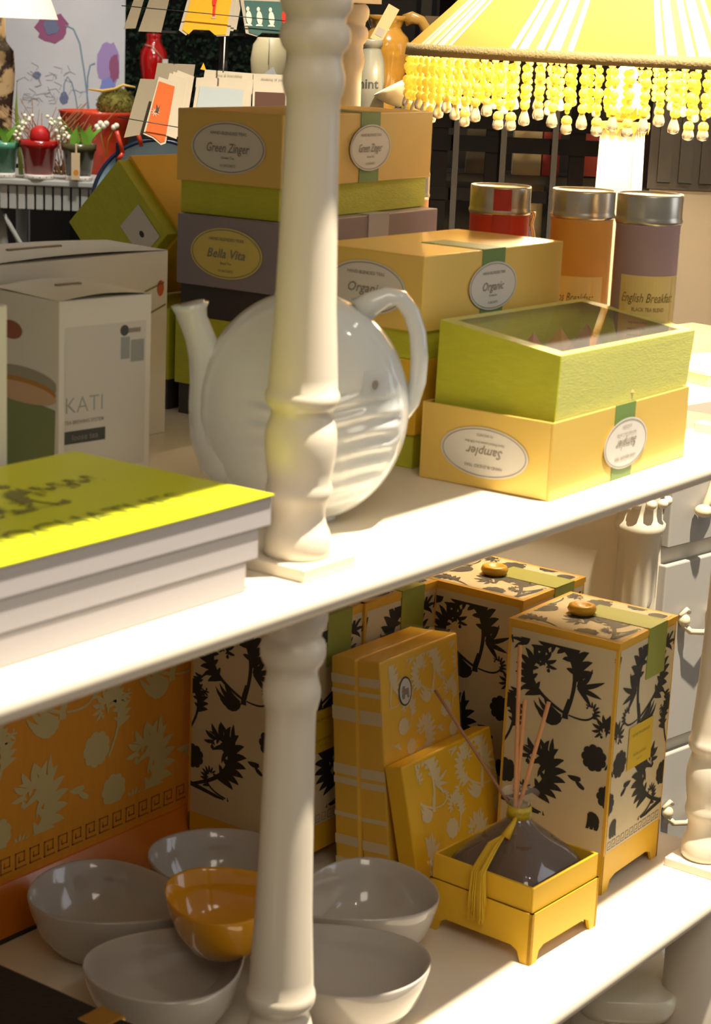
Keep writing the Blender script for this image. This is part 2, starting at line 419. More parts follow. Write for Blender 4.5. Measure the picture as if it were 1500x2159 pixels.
# top frame round the window
ctr_ = sum(tq, Vector())/4
inn = [ctr_ + (p-ctr_)*0.87 for p in tq]
mb = MB(); mb.add(tq + inn, [(0,1,5,4),(1,2,6,5),(2,3,7,6),(3,0,4,7)]); mb.build('window_frame', mat('pale_green_card', rgb(206, 202, 96), .5), wbx)
mb = MB(); mb.add([p + Vector((0,0,.0006)) for p in tq], [(0,1,2,3)])
mb.add([bq[0]*.62+tq[0]*.38+Vector((0,-.0012,0)), bq[1]*.62+tq[1]*.38+Vector((0,-.0012,0)), tq[1]+Vector((0,-.0012,0)), tq[0]+Vector((0,-.0012,0))], [(0,1,2,3)])
mb.build('window_film', mat('window_film', (.86, .86, .84, 1), .05, alpha=.16, spec=1, coat=1), wbx)
rnd = random.Random(3); Mt = [mat('tea_sachet_brown', rgb(160, 124, 88), .5), mat('tea_sachet_pink', rgb(190, 140, 110), .5), mat('tea_sachet_gold', rgb(196, 150, 70), .5)]
for i in range(5):
    for j in range(3):
        u, v_ = (i+.5)/5, (j+.5)/3
        p0 = tq[0]*(1-u)*(1-v_)+tq[1]*u*(1-v_)+tq[2]*u*v_+tq[3]*(1-u)*v_
        s_ = .019; p0 = p0 + Vector((0, 0, -.034))
        a = rnd.uniform(-.4, .4); Mx = tr(*p0) @ rotz(a)
        q = MB(); q.add([Mx @ Vector(c) for c in ((-s_,-s_*.9,-.018),(s_,-s_*.9,-.018),(s_,s_*.9,-.018),(-s_,s_*.9,-.018),(0,0,.016))], [(0,3,2,1),(0,1,4),(1,2,4),(2,3,4),(3,0,4)])
        o = q.build('tea_sachet', Mt[(i+j) % 3]); tag(o, 'pyramid tea sachet seen through the clear window of the green box', 'tea bag', 'tea sachets in the window box')

# ---- tea tins
def tin(label, x, y, top, body, r, strip_mat=None, txt=None, labelz=None, rot=0):
    h = top - ZU
    t = thing('tea_tin', label, 'tin', (x, y, ZU), FACE + rot)
    MB().lathe([(0.0, r*.96), (.002, r*.98), (h-.032, r*.98), (h-.030, r*1.0)], 48).build('body', body, t)
    MB().lathe([(h-.030, r*.98),(h-.0295, r*1.01),(h-.0265, r*1.03),(h-.024, r*1.0),(h-.022, r*1.0),(h-.002, r*1.0),(h, r*.985),(h-.0005, r*.96),(h-.0015, r*.955),(h-.0012, .001)], 48).build('lid', M_steel, t)
    if txt:
        m2 = MB(); z1 = h-labelz; R_ = r*.985; n = 20
        a0, a1 = -PI/2-.98, -PI/2+1.2
        for i in range(n):
            a = a0+(a1-a0)*i/n; b = a0+(a1-a0)*(i+1)/n
            m2.add([(R_*math.cos(a),R_*math.sin(a),.01),(R_*math.cos(b),R_*math.sin(b),.01),(R_*math.cos(b),R_*math.sin(b),z1),(R_*math.cos(a),R_*math.sin(a),z1)], [(0,1,2,3)], 0)
        def wrap(polys, k=1):
            for p in polys:
                vs = [((R_+.0004)*math.cos(-PI/2+u/R_), (R_+.0004)*math.sin(-PI/2+u/R_), v) for u, v in p]
                m2.add(vs, [tuple(range(len(vs)))], k)
        wrap(text2(txt[0], 0, z1-.022, .0135, .058, .3))
        wrap(text2(txt[1], 0, z1-.034, .0055, .034, 0))
        for q in range(6): wrap(text2('steep leaves in fresh hot water and serve', 0, z1-.047-q*.0065, .0042, .040, 0))
        wrap([[(-R_*.82, .01), (-R_*.80, .01), (-R_*.80, z1-.004), (-R_*.82, z1-.004)], [(R_*.80, .01), (R_*.82, .01), (R_*.82, z1-.004), (R_*.80, z1-.004)]], 2)
        m2.build('label', [mat('tin_label_cream', rgb(212, 184, 112), .5), mat('olive_ink', rgb(116, 96, 44), .6), M_amber], t)
    if strip_mat:
        m3 = MB(); R_ = r*1.012
        for i in range(6):
            a = -PI/2-.30+.6*i/6; b = a+.1
            m3.add([(R_*math.cos(a),R_*math.sin(a),h-.075),(R_*math.cos(b),R_*math.sin(b),h-.075),(R_*math.cos(b),R_*math.sin(b),h-.002),(R_*math.cos(a),R_*math.sin(a),h-.002)], [(0,1,2,3)])
        m3.build('seal_strip', strip_mat, t)
    return t
tin('steel lidded tea tin mostly hidden behind the apricot box', .797, .484, 1.343, mat('tin_amber', rgb(190, 130, 80), .5), .0285)
tin('red tea tin with a steel lid and a red seal strip', .698, .288, 1.3465, mat('tin_red', rgb(196, 62, 40), .45), .0330, mat('seal_red', rgb(176, 52, 32), .5))
tin('orange tea tin with a steel lid behind the window box', .727, .201, 1.3480, mat('tin_orange', rgb(200, 146, 66), .45), .0340, None, ('Rooibos Breakfast', 'HERBAL TEA'), .090, -.45)
tin('mauve tea tin with a steel lid, nearest the right post', .672, .092, 1.3550, mat('tin_mauve', rgb(158, 130, 132), .45), .0335, None, ('English Breakfast', 'BLACK TEA BLEND'), .0805, .05)
gj = thing('glass_jar', 'small amber glass jar between the red and the orange tins', 'jar', (.76, .30, ZU))
MB().lathe([(0,.018),(.19,.018),(.20,.015),(.21,.0175),(.215,.0175),(.2148,.014)], 24).build('body', mat('amber_glass', rgb(226, 190, 110), .06, trans=.8), gj)

# ================================================================ TEAPOT
TU = Vector((.5985, -.8011, 0)); TN = Vector((-.8011, -.5985, 0))
TC = Vector((.1555, .1269, 1.1955))
tp = thing('teapot', 'white porcelain disc shaped teapot with a wave relief behind the post', 'teapot', (TC.x, TC.y, ZU), 0)
def tw(u, v, n): return TU*u + Vector((0, 0, TC.z-ZU+v)) + TN*n
mb = MB(); NR, NA = 44, 120; vs = []; fs = []
def body_pt(i, a):
    # i runs from the middle of the front face round the edge to the middle of the back
    t = i/NR
    ph = -PI/2 + PI*t; cc, ss = math.cos(ph), math.sin(ph)
    r = abs(cc)**0.62; n = -(abs(ss)**0.9)*(1 if ss > 0 else -1)
    u = .0885*r*math.cos(a); v = .0975*r*math.sin(a); nn = n*.050
    if ss < 0:
        rr = r
        nn += .0024*(1+.45*math.sin(a*26))*math.exp(-((rr-.93)/.022)**2)           # raised edge of the front face
        if v < .03:
            k = min(1, max(0, (.03-v)/.02)) * max(0, min(1, (.93-rr)/.08)) * max(0, min(1, (u+.06)/.05))
            nn += .0024*k*math.sin(v*430 + 2.2*math.sin(u*42+1.0) + .6*math.sin(u*90))
    if v < -.090: v = -.090 - (abs(v)-.090)*.3
    return tw(u, v, nn)
for i in range(NR+1):
    for k in range(NA): vs.append(body_pt(i, 2*PI*k/NA))
for i in range(NR):
    for k in range(NA): fs.append((i*NA+k, (i+1)*NA+k, (i+1)*NA+(k+1) % NA, i*NA+(k+1) % NA))
mb.add(vs, fs, 0, True)
mb.lathe([(0, .030), (.002, .031), (.012, .028)], 40, rotz(math.atan2(TU.y, TU.x)), sy=.62)
tbody = mb.build('body', M_porc, tp)
pts = [(-.045,-.052,.030),(-.058,-.040,.032),(-.068,-.018,.028),(-.074,.004,.0225),(-.0785,.024,.0172),(-.083,.042,.0140),(-.0885,.058,.0122),(-.0935,.070,.0120),(-.0955,.0775,.0134),(-.0965,.0830,.0158)]
sp = MB().tube([tw(u, v, .002) for u, v, r in pts], [r for u, v, r in pts], 28, up=TN)
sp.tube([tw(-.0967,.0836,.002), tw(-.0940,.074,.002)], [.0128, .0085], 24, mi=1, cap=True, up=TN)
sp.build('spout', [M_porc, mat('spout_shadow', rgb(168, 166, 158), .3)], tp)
hp = [(.044,.082,.0125),(.055,.090,.0100),(.066,.0955,.0082),(.077,.0945,.0072),(.0865,.083,.0070),(.0925,.066,.0072),(.0950,.046,.0074),(.0945,.026,.0072),(.0900,.008,.0070),(.0835,-.002,.0068),(.078,-.006,.006)]
MB().tube([tw(u, v, 0) for u, v, r in hp], [r for u, v, r in hp], 20, flat=1.0, up=TN).build('handle', M_porc, tp)
MB().lathe([(0,.022),(.004,.024),(.008,.020),(.014,.006),(.018,.006),(.022,.009),(.026,.007),(.028,.001)], 28, tr(*(tw(-.004,.0905,0)))).build('lid', M_porc, tp)
st = MB(); q = tw(.058, .030, .0470)
st.flat(rect2(-.011, -.012, .011, .012), q, TU*.97 - TN*.33, (0.03, 0, 1), 0, .001); st.flat(disc2(0, 0, .003, .004, 16), q, TU*.97 - TN*.33, (0.03, 0, 1), 1, .0014)
st.build('price_sticker', [mat('clear_sticker', rgb(196, 200, 204), .15, alpha=.45), M_ink], tp)

# ================================================================ BOOKS
M_page = mat('book_pages', rgb(174, 169, 170), .7, noise=.06, nscale=500, stretch=(.02, .02, 1))
M_page2 = mat('book_pages_side', rgb(214, 202, 190), .7)
def book(label, xr, y0, z0, th, cover, deco=False, cup=0.0):
    b = thing('book', label, 'book', (xr, y0, z0), 0, None)
    W_, D_ = .36, .203
    MB().box(-W_, 0, .001, D_-.001, .001, th-.0014).build('pages', M_page, b)
    # paper covers, the upper one lifting a little at its free corner
    mb = MB(); nx, ny = 18, 10; vs = []; fs = []
    for j in range(ny+1):
        for i in range(nx+1):
            ov = .001 if deco else -.0012
            X = -W_ + (W_+ov)*i/nx; Y = -ov + (D_+ov)*j/ny
            z = th-.0014 + cup*max(0, (X+.14)/.14)**2*max(0, 1-Y/D_)**1.5
            vs.append((X, Y, z))
    N = len(vs); vs += [(x, y, z+.0009) for x, y, z in vs]
    for j in range(ny):
        for i in range(nx):
            a = j*(nx+1)+i; fs.append((N+a, N+a+1, N+a+nx+2, N+a+nx+1)); fs.append((a, a+nx+1, a+nx+2, a+1))
    for i in range(nx): fs.append((i, i+1, N+i+1, N+i)); a = ny*(nx+1)+i; fs.append((a+1, a, N+a, N+a+1))
    for j in range(ny): a = j*(nx+1)+nx; fs.append((a, a+nx+1, N+a+nx+1, N+a)); a = j*(nx+1); fs.append((a+nx+1, a, N+a, N+a+nx+1))
    mb.add(vs, fs, 0, False)
    if deco:
        pr = text2('PEDROCHATUES', -.175, .0445, .034, .30, 0, False, .0)
        mb.flat([p for p in pr], (0, 0, th-.0004), (1,0,0), (0,1,0), 1, .0003)
        mb.flat(rect2(-W_, .0255, -.012, .0268), (0, 0, th-.0004), (1,0,0), (0,1,0), 3, .0003)
        dm = damask(.15, .085, 4, .07)
        mb.flat(shift(dm, -.27, .085), (0, 0, th-.0004), (1,0,0), (0,1,0), 2, .0003)
        mb.flat(shift(damask(.06, .022, 3, .035), -.115, .115), (0, 0, th-.0004), (1,0,0), (0,1,0), 2, .0003)
    MB().box(-W_, -.0004, .0016, D_-.002, 0, .001, 0).build('back_cover', M_page, b)
    mb.build('cover', [cover, mat('cover_title_ink', rgb(132, 138, 44), .5), mat('cover_motif_ink', rgb(128, 124, 62), .5), mat('cover_rule_ink', rgb(222, 160, 50), .5)], b)
    return b
M_lime = mat('acid_yellow_cover', rgb(206, 208, 30), .35)
book('white paged cookbook at the bottom of the three book stack', -.048, .0155, ZU, .0235, mat('grey_cover', rgb(170, 168, 166), .5))
book('white paged cookbook in the middle of the three book stack', -.036, .0145, ZU+.0235, .0235, mat('pale_grey_cover', rgb(186, 184, 182), .5))
book('acid yellow paperback with a grey ornament, on top of the book stack', -.0245, .0125, ZU+.047, .0235, M_lime, True, .001)

# ================================================================ WHITE CARTONS
def carton(label, x, y, yaw, w, d, h, art=None, name='tea_carton'):
    t = thing(name, label, 'box', (x, y, ZU), yaw)
    MB().box(0, w, 0, d, 0, h).build('carton_body', M_carton, t, bevel=.001)
    # loosely shut top flap
    mb = MB(); n = 10; vs = []
    for i in range(n+1):
        u = i/n; zz = h + .002 + .004*math.sin(PI*u)
        vs += [(u*w, .0, zz - .002), (u*w, d, zz)]
    mb.add(vs, [(2*i, 2*i+2, 2*i+3, 2*i+1) for i in range(n)], 0, True)
    mb.box(w*.36, w*.62, d*.55, d*.60, h+.0035, h+.0064, 1)
    mb.build('top_flap', [M_carton, mat('flap_slot', rgb(140, 124, 92), .7)], t)
    if art: art(t, w, d, h)
    return t
M_wgrey = mat('pale_grey_panel', rgb(206, 200, 186), .5)
def kati_art(t, w, d, h):
    mb = MB(); O, U, V = (0, 0, 0), (1, 0, 0), (0, 0, 1)
    mb.flat(rect2(w*.06, .012, w*.94, h*.86), O, U, V, 0, .0002)
    mb.flat(text2('KATI', w*.27, h*.445, .0205, w*.44, 0, False, -.012), O, U, V, 1)
    mb.flat(text2('TEA BREWING SYSTEM', w*.27, h*.352, .0048, w*.42, 0, False, .015), O, U, V, 2)
    mb.flat(rect2(w*.06, h*.235, w*.50, h*.305), O, U, V, 3)
    mb.flat(text2('loose tea', w*.28, h*.27, .008, w*.3), O, U, V, 2, .0005)
    mb.flat(disc2(w*.70, h*.815, .005, .005, 16), O, U, V, 3); mb.flat(rect2(w*.74, h*.80, w*.88, h*.825), O, U, V, 2)
    mb.flat(rect2(w*.66, h*.66, w*.76, h*.78), O, U, V, 1); mb.flat(rect2(w*.77, h*.64, w*.92, h*.76), O, U, V, 1)
    mb.build('front_print', [M_wgrey, mat('kati_grey', rgb(150, 150, 142), .5), M_ink, mat('kati_dark', rgb(66, 70, 64), .5)], t)
    mb = MB(); O, U, V = (0, d, 0), (0, -1, 0), (0, 0, 1)
    cx = d*.42
    mb.flat([[(0.001, .002), (d*.93, .002), (d*.95, h*.42), (0.001, h*.47)]], O, U, V, 0)
    mb.flat([p for p in (clip(q, .001, d*.96, 0, h) for q in disc2(cx, h*.475, d*.54, h*.055)) if p], O, U, V, 1, .0006)
    mb.flat([p for p in (clip(q, .001, d*.96, 0, h) for q in disc2(cx, h*.50, d*.54, h*.055)) if p], O, U, V, 2, .0005)
    mb.flat([p for p in (clip(q, .001, d*.96, 0, h) for q in disc2(cx, h*.54, d*.56, h*.075)) if p], O, U, V, 3, .0004)
    mb.flat([p for p in (clip(q, .001, d*.96, 0, h) for q in disc2(cx*.6, h*.80, d*.18, h*.05)) if p], O, U, V, 4, .0004)
    mb.build('side_print', [mat('cup_green', rgb(128, 138, 86), .5), mat('cup_tea', rgb(204, 168, 130), .5), mat('cup_brown', rgb(182, 126, 48), .5), mat('cup_grey', rgb(158, 152, 128), .5), mat('cup_red', rgb(150, 88, 60), .5)], t)
def plain_art(t, w, d, h):
    mb = MB(); O, U, V = (0, 0, 0), (1, 0, 0), (0, 0, 1)
    MB().flat(rect2(w*.80, .015, w*.91, h*.42), O, U, V, 0).build('green_leaf_print', mat('leaf_print', rgb(140, 136, 80), .5), t); MB().flat(disc2(w*.96, h*.80, .005, .008, 16), O, U, V, 0).build('berry_print', mat('berry_print', rgb(190, 90, 50), .5), t)
    mb.flat(strip([(w*.7, h*.72), (w*.98, h*.83)], [.002, .002]), O, U, V, 0); mb.flat(strip([(w*.75, h*.60), (w*.99, h*.71)], [.002, .002]), O, U, V, 0)
    mb.build('front_print', [mat('leaf_print', rgb(140, 136, 80), .5), mat('berry_print', rgb(190, 90, 50), .5)], t)
carton('white KATI tea cup carton with grey lettering and a green cup on its side', .080, .338, math.radians(-7), .104, .092, .166, kati_art)
carton('plain white carton behind the KATI one, with a leaf print at its right edge', .07, .445, math.radians(-1), .262, .085, .184, plain_art)
carton('pale blank carton at the left edge of the picture', -.190, .232, math.radians(-2), .106, .08, .190)

# ================================================================ LOWER SHELF
# ---- gold wall-like gift box at the back left
M_gbox = mat('burnt_orange_silk', rgb(236, 158, 44), .42, noise=.10, nscale=150, stretch=(1, 1, .2))
gb = thing('gift_box', 'large orange damask gift box standing at the back left of the lower shelf', 'box', (-.30, .515, ZL))
gw, gd, gh = .790, .12, .37
mb = MB().box(0, gw, 0, gd, .045, gh, 0)
mb.flat(shift(damask(.76, .27, 1, .17), .02, .085), (0, 0, 0), (1, 0, 0), (0, 0, 1), 1)
for i in range(37):            # greek key band
    x = .02+i*.0207
    for a in ((0,0,.0165,.0018),(0,0,.0018,.018),(0,.0165,.014,.018),(.0125,.006,.014,.018),(.005,.006,.014,.0078),(.005,.006,.0064,.0125)):
        mb.flat(rect2(x+a[0], .055+a[1], x+a[2], .055+a[3]), (0, 0, 0), (1, 0, 0), (0, 0, 1), 2)
mb.build('box_body', [M_gbox, mat('tan_damask', rgb(212, 194, 130), .5), mat('key_ink', rgb(176, 108, 34), .5)], gb)
MB().hexa([(-.01,-.03,0),(gw,-.03,0),(gw,gd,0),(-.01,gd,0),(0,-.004,.046),(gw-.004,-.004,.046),(gw-.004,gd-.01,.046),(0,gd-.01,.046)]).build('base', mat('orange_foot', rgb(224, 132, 34), .3, coat=.3), gb)
MB().box(-.01, gw, -.033, -.0305, 0, .004).build('base_trim', M_dgrey, gb)

# ---- black-and-cream damask boxes
def damask_box():
    t = thing('damask_gift_box', '', 'box', (0, 0, ZL))
    w_, d_, h_ = .139, .136, .2917
    hb = .046
    fr = MB().box(0, w_, 0, d_, hb, h_-.0065, 0)
    e = .0035
    fr.flat(rect2(e, hb+.002, w_-e, h_-.0095), (0,0,0), (1,0,0), (0,0,1), 1, .0003)
    fr.flat(rect2(e, hb+.002, d_-e, h_-.0095), (0,d_,0), (0,-1,0), (0,0,1), 1, .0003)
    fr.flat(rect2(e, hb+.002, d_-e, h_-.0095), (w_,0,0), (0,1,0), (0,0,1), 1, .0003)
    fr.flat(rect2(e, hb+.002, w_-e, h_-.0095), (w_,d_,0), (-1,0,0), (0,0,1), 1, .0003)
    H_ = h_-.012-hb-.034
    fr.flat(shift(damask(w_-2*e, H_+.012, 2), e, hb+.018), (0,0,0), (1,0,0), (0,0,1), 2, .0006)
    pl = damask(d_-2*e, H_, 5)
    fr.flat(shift(pl, e, hb+.028), (0,d_,0), (0,-1,0), (0,0,1), 2, .0006)
    # greek-key border low on the front
    for i in range(12):
        x = e+.003+i*.0107
        for a in ((0,0,.0088,.0008),(0,0,.0008,.0095),(0,.0087,.0075,.0095),(.0067,.003,.0075,.0095),(.003,.003,.0075,.0038)):
            fr.flat(rect2(x+a[0], hb+.005+a[1], x+a[2], hb+.005+a[3]), (0,0,0), (1,0,0), (0,0,1), 3, .0006)
    fr.build('box_body', [M_amber, M_cream, M_black, M_ink], t)
    ld = MB().box(-.001, w_+.001, -.001, d_+.001, h_-.0065, h_, 0)
    ld.flat(rect2(.004, .004, w_-.004, d_-.004), (0,0,h_), (1,0,0), (0,1,0), 1, .0003)
    ld.flat(shift(damask(w_-.012, d_-.012, 3), .006, .006), (0,0,h_), (1,0,0), (0,1,0), 2, .0006)
    ld.build('lid', [M_amber, M_cream, M_black], t)
    MB().lathe([(0,.012),(.002,.0145),(.006,.0165),(.010,.0150),(.0115,.012),(.0105,.009),(.0085,.006),(.008,.001)], 28, tr(w_*.5, d_*.62, h_)).build('knob', mat('orange_knob', rgb(230, 170, 40), .35), t)
    # base with bracket feet
    b = MB(); f = .020; z1 = .016
    for (O, U, L) in (((0,0,0),(1,0,0),w_), ((0,d_,0),(0,-1,0),d_), ((w_,0,0),(0,1,0),d_), ((w_,d_,0),(-1,0,0),w_)):
        O = Vector(O); U = Vector(U); V = Vector((0,0,1)); N = U.cross(V)
        out = [(0,0),(f*.75,0),(f,z1*.75),(f*1.6,z1),(L-f*1.6,z1),(L-f,z1*.75),(L-f*.75,0),(L,0),(L,hb),(0,hb)]
        fr1 = [O+U*a+V*c for a, c in out]; bk = [p - N*.003 for p in fr1]; n = len(out)
        quads = [(0,1,2,9),(2,3,9),(3,4,8,9),(4,5,8),(5,6,7,8)]
        b.add(fr1, quads); b.add(bk, [tuple(reversed(q)) for q in quads])
        b.add(fr1+bk, [(i, n+i, n+(i+1) % n, (i+1) % n) for i in range(n)])
    b.build('base', M_gold, t)
    bd = MB().box(.068, .112, -.0016, -.0006, h_-.058, h_+.0002).box(.068, .112, -.0016, d_*.62, h_+.0004, h_+.0012)
    bd.build('green_band', mat('sheer_green_band', rgb(150, 156, 66), .5), t)
    lb = MB(); lb.flat(rect2(.038, .135, .096, .185), (0,-.0007,0), (1,0,0), (0,0,1), 0, .0006)
    lb.flat(text2('HOME FRAGRANCE', .067, .174, .0048, .045), (0,-.0007,0), (1,0,0), (0,0,1), 1, .001)
    lb.flat(text2('ROOM DIFFUSER', .067, .150, .0042, .040), (0,-.0007,0), (1,0,0), (0,0,1), 1, .001)
    lb.flat(text2('8 FL OZ', .067, .143, .0036, .018), (0,-.0007,0), (1,0,0), (0,0,1), 1, .001)
    lb.build('label', [mat('mustard_label', rgb(218, 180, 44), .5), M_ctype], t)
    return t
db = damask_box(); db['label'] = 'black and cream damask gift box at the front right of the lower shelf'; db['group'] = 'damask gift boxes on the lower shelf'
db.location = (.6600, .0800, ZL); db.rotation_euler = (0, 0, math.radians(1.8))
for lab, x, y, a in (('second damask gift box, just behind the front right one, its lid in view', .7235, .2410, 0.0),
                     ('third damask gift box, its lid cut off by the shelf above, behind the napkin packs', .5840, .3620, -1.0),
                     ('leftmost damask gift box, behind the middle post beside the orange gift box', .4500, .3640, 0.5)):
    c = copy_tree(db); c.location = (x, y, ZL); c.rotation_euler = (0, 0, math.radians(a)); c['label'] = lab
for i, o in enumerate([o for o in bpy.data.objects if o.name.startswith('damask_gift_box')]): pass

# ---- cellophane napkin packs
M_yel = mat('yellow_napkin_paper', rgb(234, 184, 36), .45, noise=.05, nscale=60, coat=.4)
M_pale = mat('napkin_pale_print', rgb(222, 206, 162), .5, coat=.4)
def napkin(label, base, topshift, w, th, h, seed, badge=False, stripes=True, name='napkin_pack', group=None, yaw=0):
    t = thing(name, label, 'napkins' if stripes else 'box', base, yaw, group)
    ty = math.atan2(topshift, h); t.rotation_euler = (-ty, 0, yaw)
    mb = MB().box(0, w, 0, th, 0, h, 0)
    U, V = (1,0,0), (0,0,1)
    mb.flat(shift(damask(w*.86, h*.94, seed, w*.55), w*.13 if not stripes else w*.10, h*.03), (0,0,0), U, V, 1)
    if stripes:
        for z0, z1 in ((.05,.09),(.15,.195),(.28,.30),(.43,.46),(.475,.52),(.72,.78),(.84,.86),(.885,.925)):
            mb.flat([[(0, h*z0), (th, h*z0), (th, h*z1), (0, h*z1)]], (0, th, 0), (0,-1,0), V, 1)
    mb.build('wrapped_stack', [M_yel, M_pale], t, bevel=.002)
    if badge:
        b = MB(); cx, cz = w*.29, h*.835
        b.flat(disc2(cx, cz, .0125, .0165), (0,0,0), U, V, 0, .0008); b.flat(disc2(cx, cz, .0105, .0145), (0,0,0), U, V, 1, .0011)
        el = [[(-.006,-.004),(.005,-.004),(.005,.003),(-.005,.003)], [(-.007,-.008),(-.003,-.008),(-.002,-.003),(-.006,-.003)], [(.002,-.008),(.0055,-.008),(.005,-.003),(.001,-.003)], [(-.0085,-.006),(-.007,-.006),(-.005,.003),(-.0065,.005)], [(-.008,0),(-.002,0),(-.002,.0065),(-.006,.0065)]]
        b.flat(shift(el, cx+.001, cz), (0,0,0), U, V, 2, .0014)
        b.build('badge', [M_dink, M_lab, M_ink], t)
    if stripes:
        c = MB().box(-.0012, w+.0012, -.0018, th+.0012, .001, h+.0035); c.build('cellophane_wrap', M_cell, t, bevel=.003)
    return t
napkin('yellow damask napkin pack in cellophane with a round elephant badge', (.517, .262, ZL+.001), .030, .150, .036, .256, 7, True)
napkin('yellow damask napkin pack in cellophane behind the badged one', (.512, .3005, ZL+.001), .020, .150, .033, .253, 8)
napkin('short yellow box with pale flowers leaning in front of the napkin packs', (.514, .219, ZL+.0005), .036, .176, .024, .150, 9, False, False, 'soap_box')

# ---- reed diffuser
rd = thing('reed_diffuser', 'square glass reed diffuser bottle in its yellow footed tray', 'diffuser', (.4650, .0512, ZL), math.radians(-2.1))
w_, d_, hb = .1265, .1300, .0563
def footed(w_, d_, z1, hb, mb, f=.016, M=None):
    for (O, U, L) in (((0,0,0),(1,0,0),w_), ((0,d_,0),(0,-1,0),d_), ((w_,0,0),(0,1,0),d_), ((w_,d_,0),(-1,0,0),w_)):
        O = Vector(O); U = Vector(U); V = Vector((0,0,1)); N = U.cross(V)
        out = [(0,0),(f*.75,0),(f,z1*.75),(f*1.5,z1),(L-f*1.5,z1),(L-f,z1*.75),(L-f*.75,0),(L,0),(L,hb),(0,hb)]
        a = [O+U*p+V*q for p, q in out]; bk = [p-N*.004 for p in a]; n = len(out)
        qd = [(0,1,2,9),(2,3,9),(3,4,8,9),(4,5,8),(5,6,7,8)]
        mb.add(a, qd); mb.add(bk, [tuple(reversed(q)) for q in qd]); mb.add(a+bk, [(i, n+i, n+(i+1) % n, (i+1) % n) for i in range(n)])
    mb.box(.001, w_-.001, .001, d_-.001, z1, hb)
m = MB(); footed(w_, d_, .016, hb, m); tb_ = m.build('tray_base', M_gold, rd)
e = .0022; zt = .0838
m = MB().box(e, w_-e, e, e+.003, hb, zt).box(e, w_-e, d_-e-.003, d_-e, hb, zt).box(e, e+.003, e+.003, d_-e-.003, hb, zt).box(w_-e-.003, w_-e, e+.003, d_-e-.003, hb, zt)
m.build('tray_rim', M_gold, rd, bevel=.0006)
m = MB(); lv = [(.058,.056),(.064,.059),(.072,.0585),(.080,.055),(.092,.046),(.104,.034),(.114,.023),(.120,.0155),(.126,.0118),(.136,.0105),(.144,.0115),(.149,.0160),(.1515,.0195),(.1525,.0200)]
ring = []
for z, r in lv:
    k = max(0, min(1, (.118-z)/.03)); ex = .5 + (1-k)*.5      # square below, round at the neck
    vs_ = []
    for i in range(40):
        a = 2*PI*i/40; c, s_ = math.cos(a), math.sin(a)
        pw = .42 if k > .9 else .42+(1-k)*.58
        vs_.append((w_/2 + r*math.copysign(abs(c)**pw, c), d_/2 + r*math.copysign(abs(s_)**pw, s_), z))
    ring.append(vs_)
allv = sum(ring, []); nn_ = 40
m.add(allv, [(i*nn_+k, i*nn_+(k+1) % nn_, (i+1)*nn_+(k+1) % nn_, (i+1)*nn_+k) for i in range(8) for k in range(nn_)], 0, True)
m.add(sum(ring[8:], []), [(i*nn_+k, i*nn_+(k+1) % nn_, (i+1)*nn_+(k+1) % nn_, (i+1)*nn_+k) for i in range(len(ring)-9) for k in range(nn_)], 1, True)
m.add(ring[0], [tuple(reversed(range(nn_)))])
o = m.build('bottle', [mat('smoky_glass', rgb(124, 106, 94), .03, alpha=.62, spec=1, coat=1), mat('clear_glass', rgb(220, 215, 205), .02, alpha=.30, spec=1, coat=1)], rd)
lq = MB(); r2 = [[((x-w_/2)*.93+w_/2, (y-d_/2)*.93+d_/2, z+.002) for x, y, z in rr] for rr in ring[:6]]
lq.add(sum(r2, []), [(i*nn_+k, i*nn_+(k+1) % nn_, (i+1)*nn_+(k+1) % nn_, (i+1)*nn_+k) for i in range(5) for k in range(nn_)], 0, True)
lq.add(r2[0], [tuple(reversed(range(nn_)))]); lq.add(r2[-1], [tuple(range(nn_))])
lq.build('fragrance_oil', mat('brown_oil', rgb(120, 92, 70), .1, alpha=.55), rd)
cl = MB().lathe([(.1255,.0125),(.1255,.0135),(.1385,.0125),(.1385,.0115)], 32, tr(w_/2, d_/2, 0), 0, cap=False)
cl.build('neck_label', mat('gold_neck_label', rgb(196, 166, 40), .4), rd)
q = MB()
R_ = .0132
for p in text2('ROOM DIFFUSER', 0, .1320, .0045, .020):
    q.add([(w_/2+R_*math.cos(-PI*.70+u/R_), d_/2+R_*math.sin(-PI*.70+u/R_), v) for u, v in p], [tuple(range(len(p)))])
q.build('neck_lettering', M_ctype, rd)
inv = (tr(.4650, .0512, ZL) @ rotz(math.radians(-2.1))).inverted()
for top, bot in (((.4938,.203,.8409),(.545,.108,.690)), ((.5545,.1406,.8901),(.522,.112,.672)), ((.5481,.1262,.8353),(.528,.118,.672)), ((.5625,.106,.8339),(.522,.122,.672))):
    a, b = inv @ Vector(top), inv @ Vector(bot)
    pts_ = [b.lerp(a, i/6) for i in range(7)]
    MB().tube(pts_, .0022 if top[0] > .5 else .0017, 10, up=(1, 0, 0)).build('reed', mat('reed_orange' if top[0] > .5 else 'reed_brown', rgb(214, 150, 96) if top[0] > .5 else rgb(158, 112, 84), .7, noise=.1, nscale=200), rd)
ts = MB(); rr_ = random.Random(5)
p0 = Vector((w_/2-.012, d_/2-.004, .128)); p1 = Vector((-.001, d_*.50, .082))
ts.tube([p0, p0+Vector((-.008,-.002,-.004)), p0+Vector((-.018,.0,-.016))], [.002, .003, .0055], 8)
for i in range(60):
    s1 = Vector((rr_.uniform(-.003,.003), rr_.uniform(-.008,.008), rr_.uniform(-.002,.002)))
    ln = rr_.uniform(.034, .052)
    ts.tube([p0+Vector((-.016,0,-.012)), p0.lerp(p1,.55)+s1*.8+Vector((-.006,0,.006)), p1+s1+Vector((-.0045,0,.004)), p1+s1*1.2+Vector((-.006,-.001,-ln*.5)), p1+s1*1.3+Vector((-.006,-.002,-ln))], .0008, 5, up=(0,1,0))
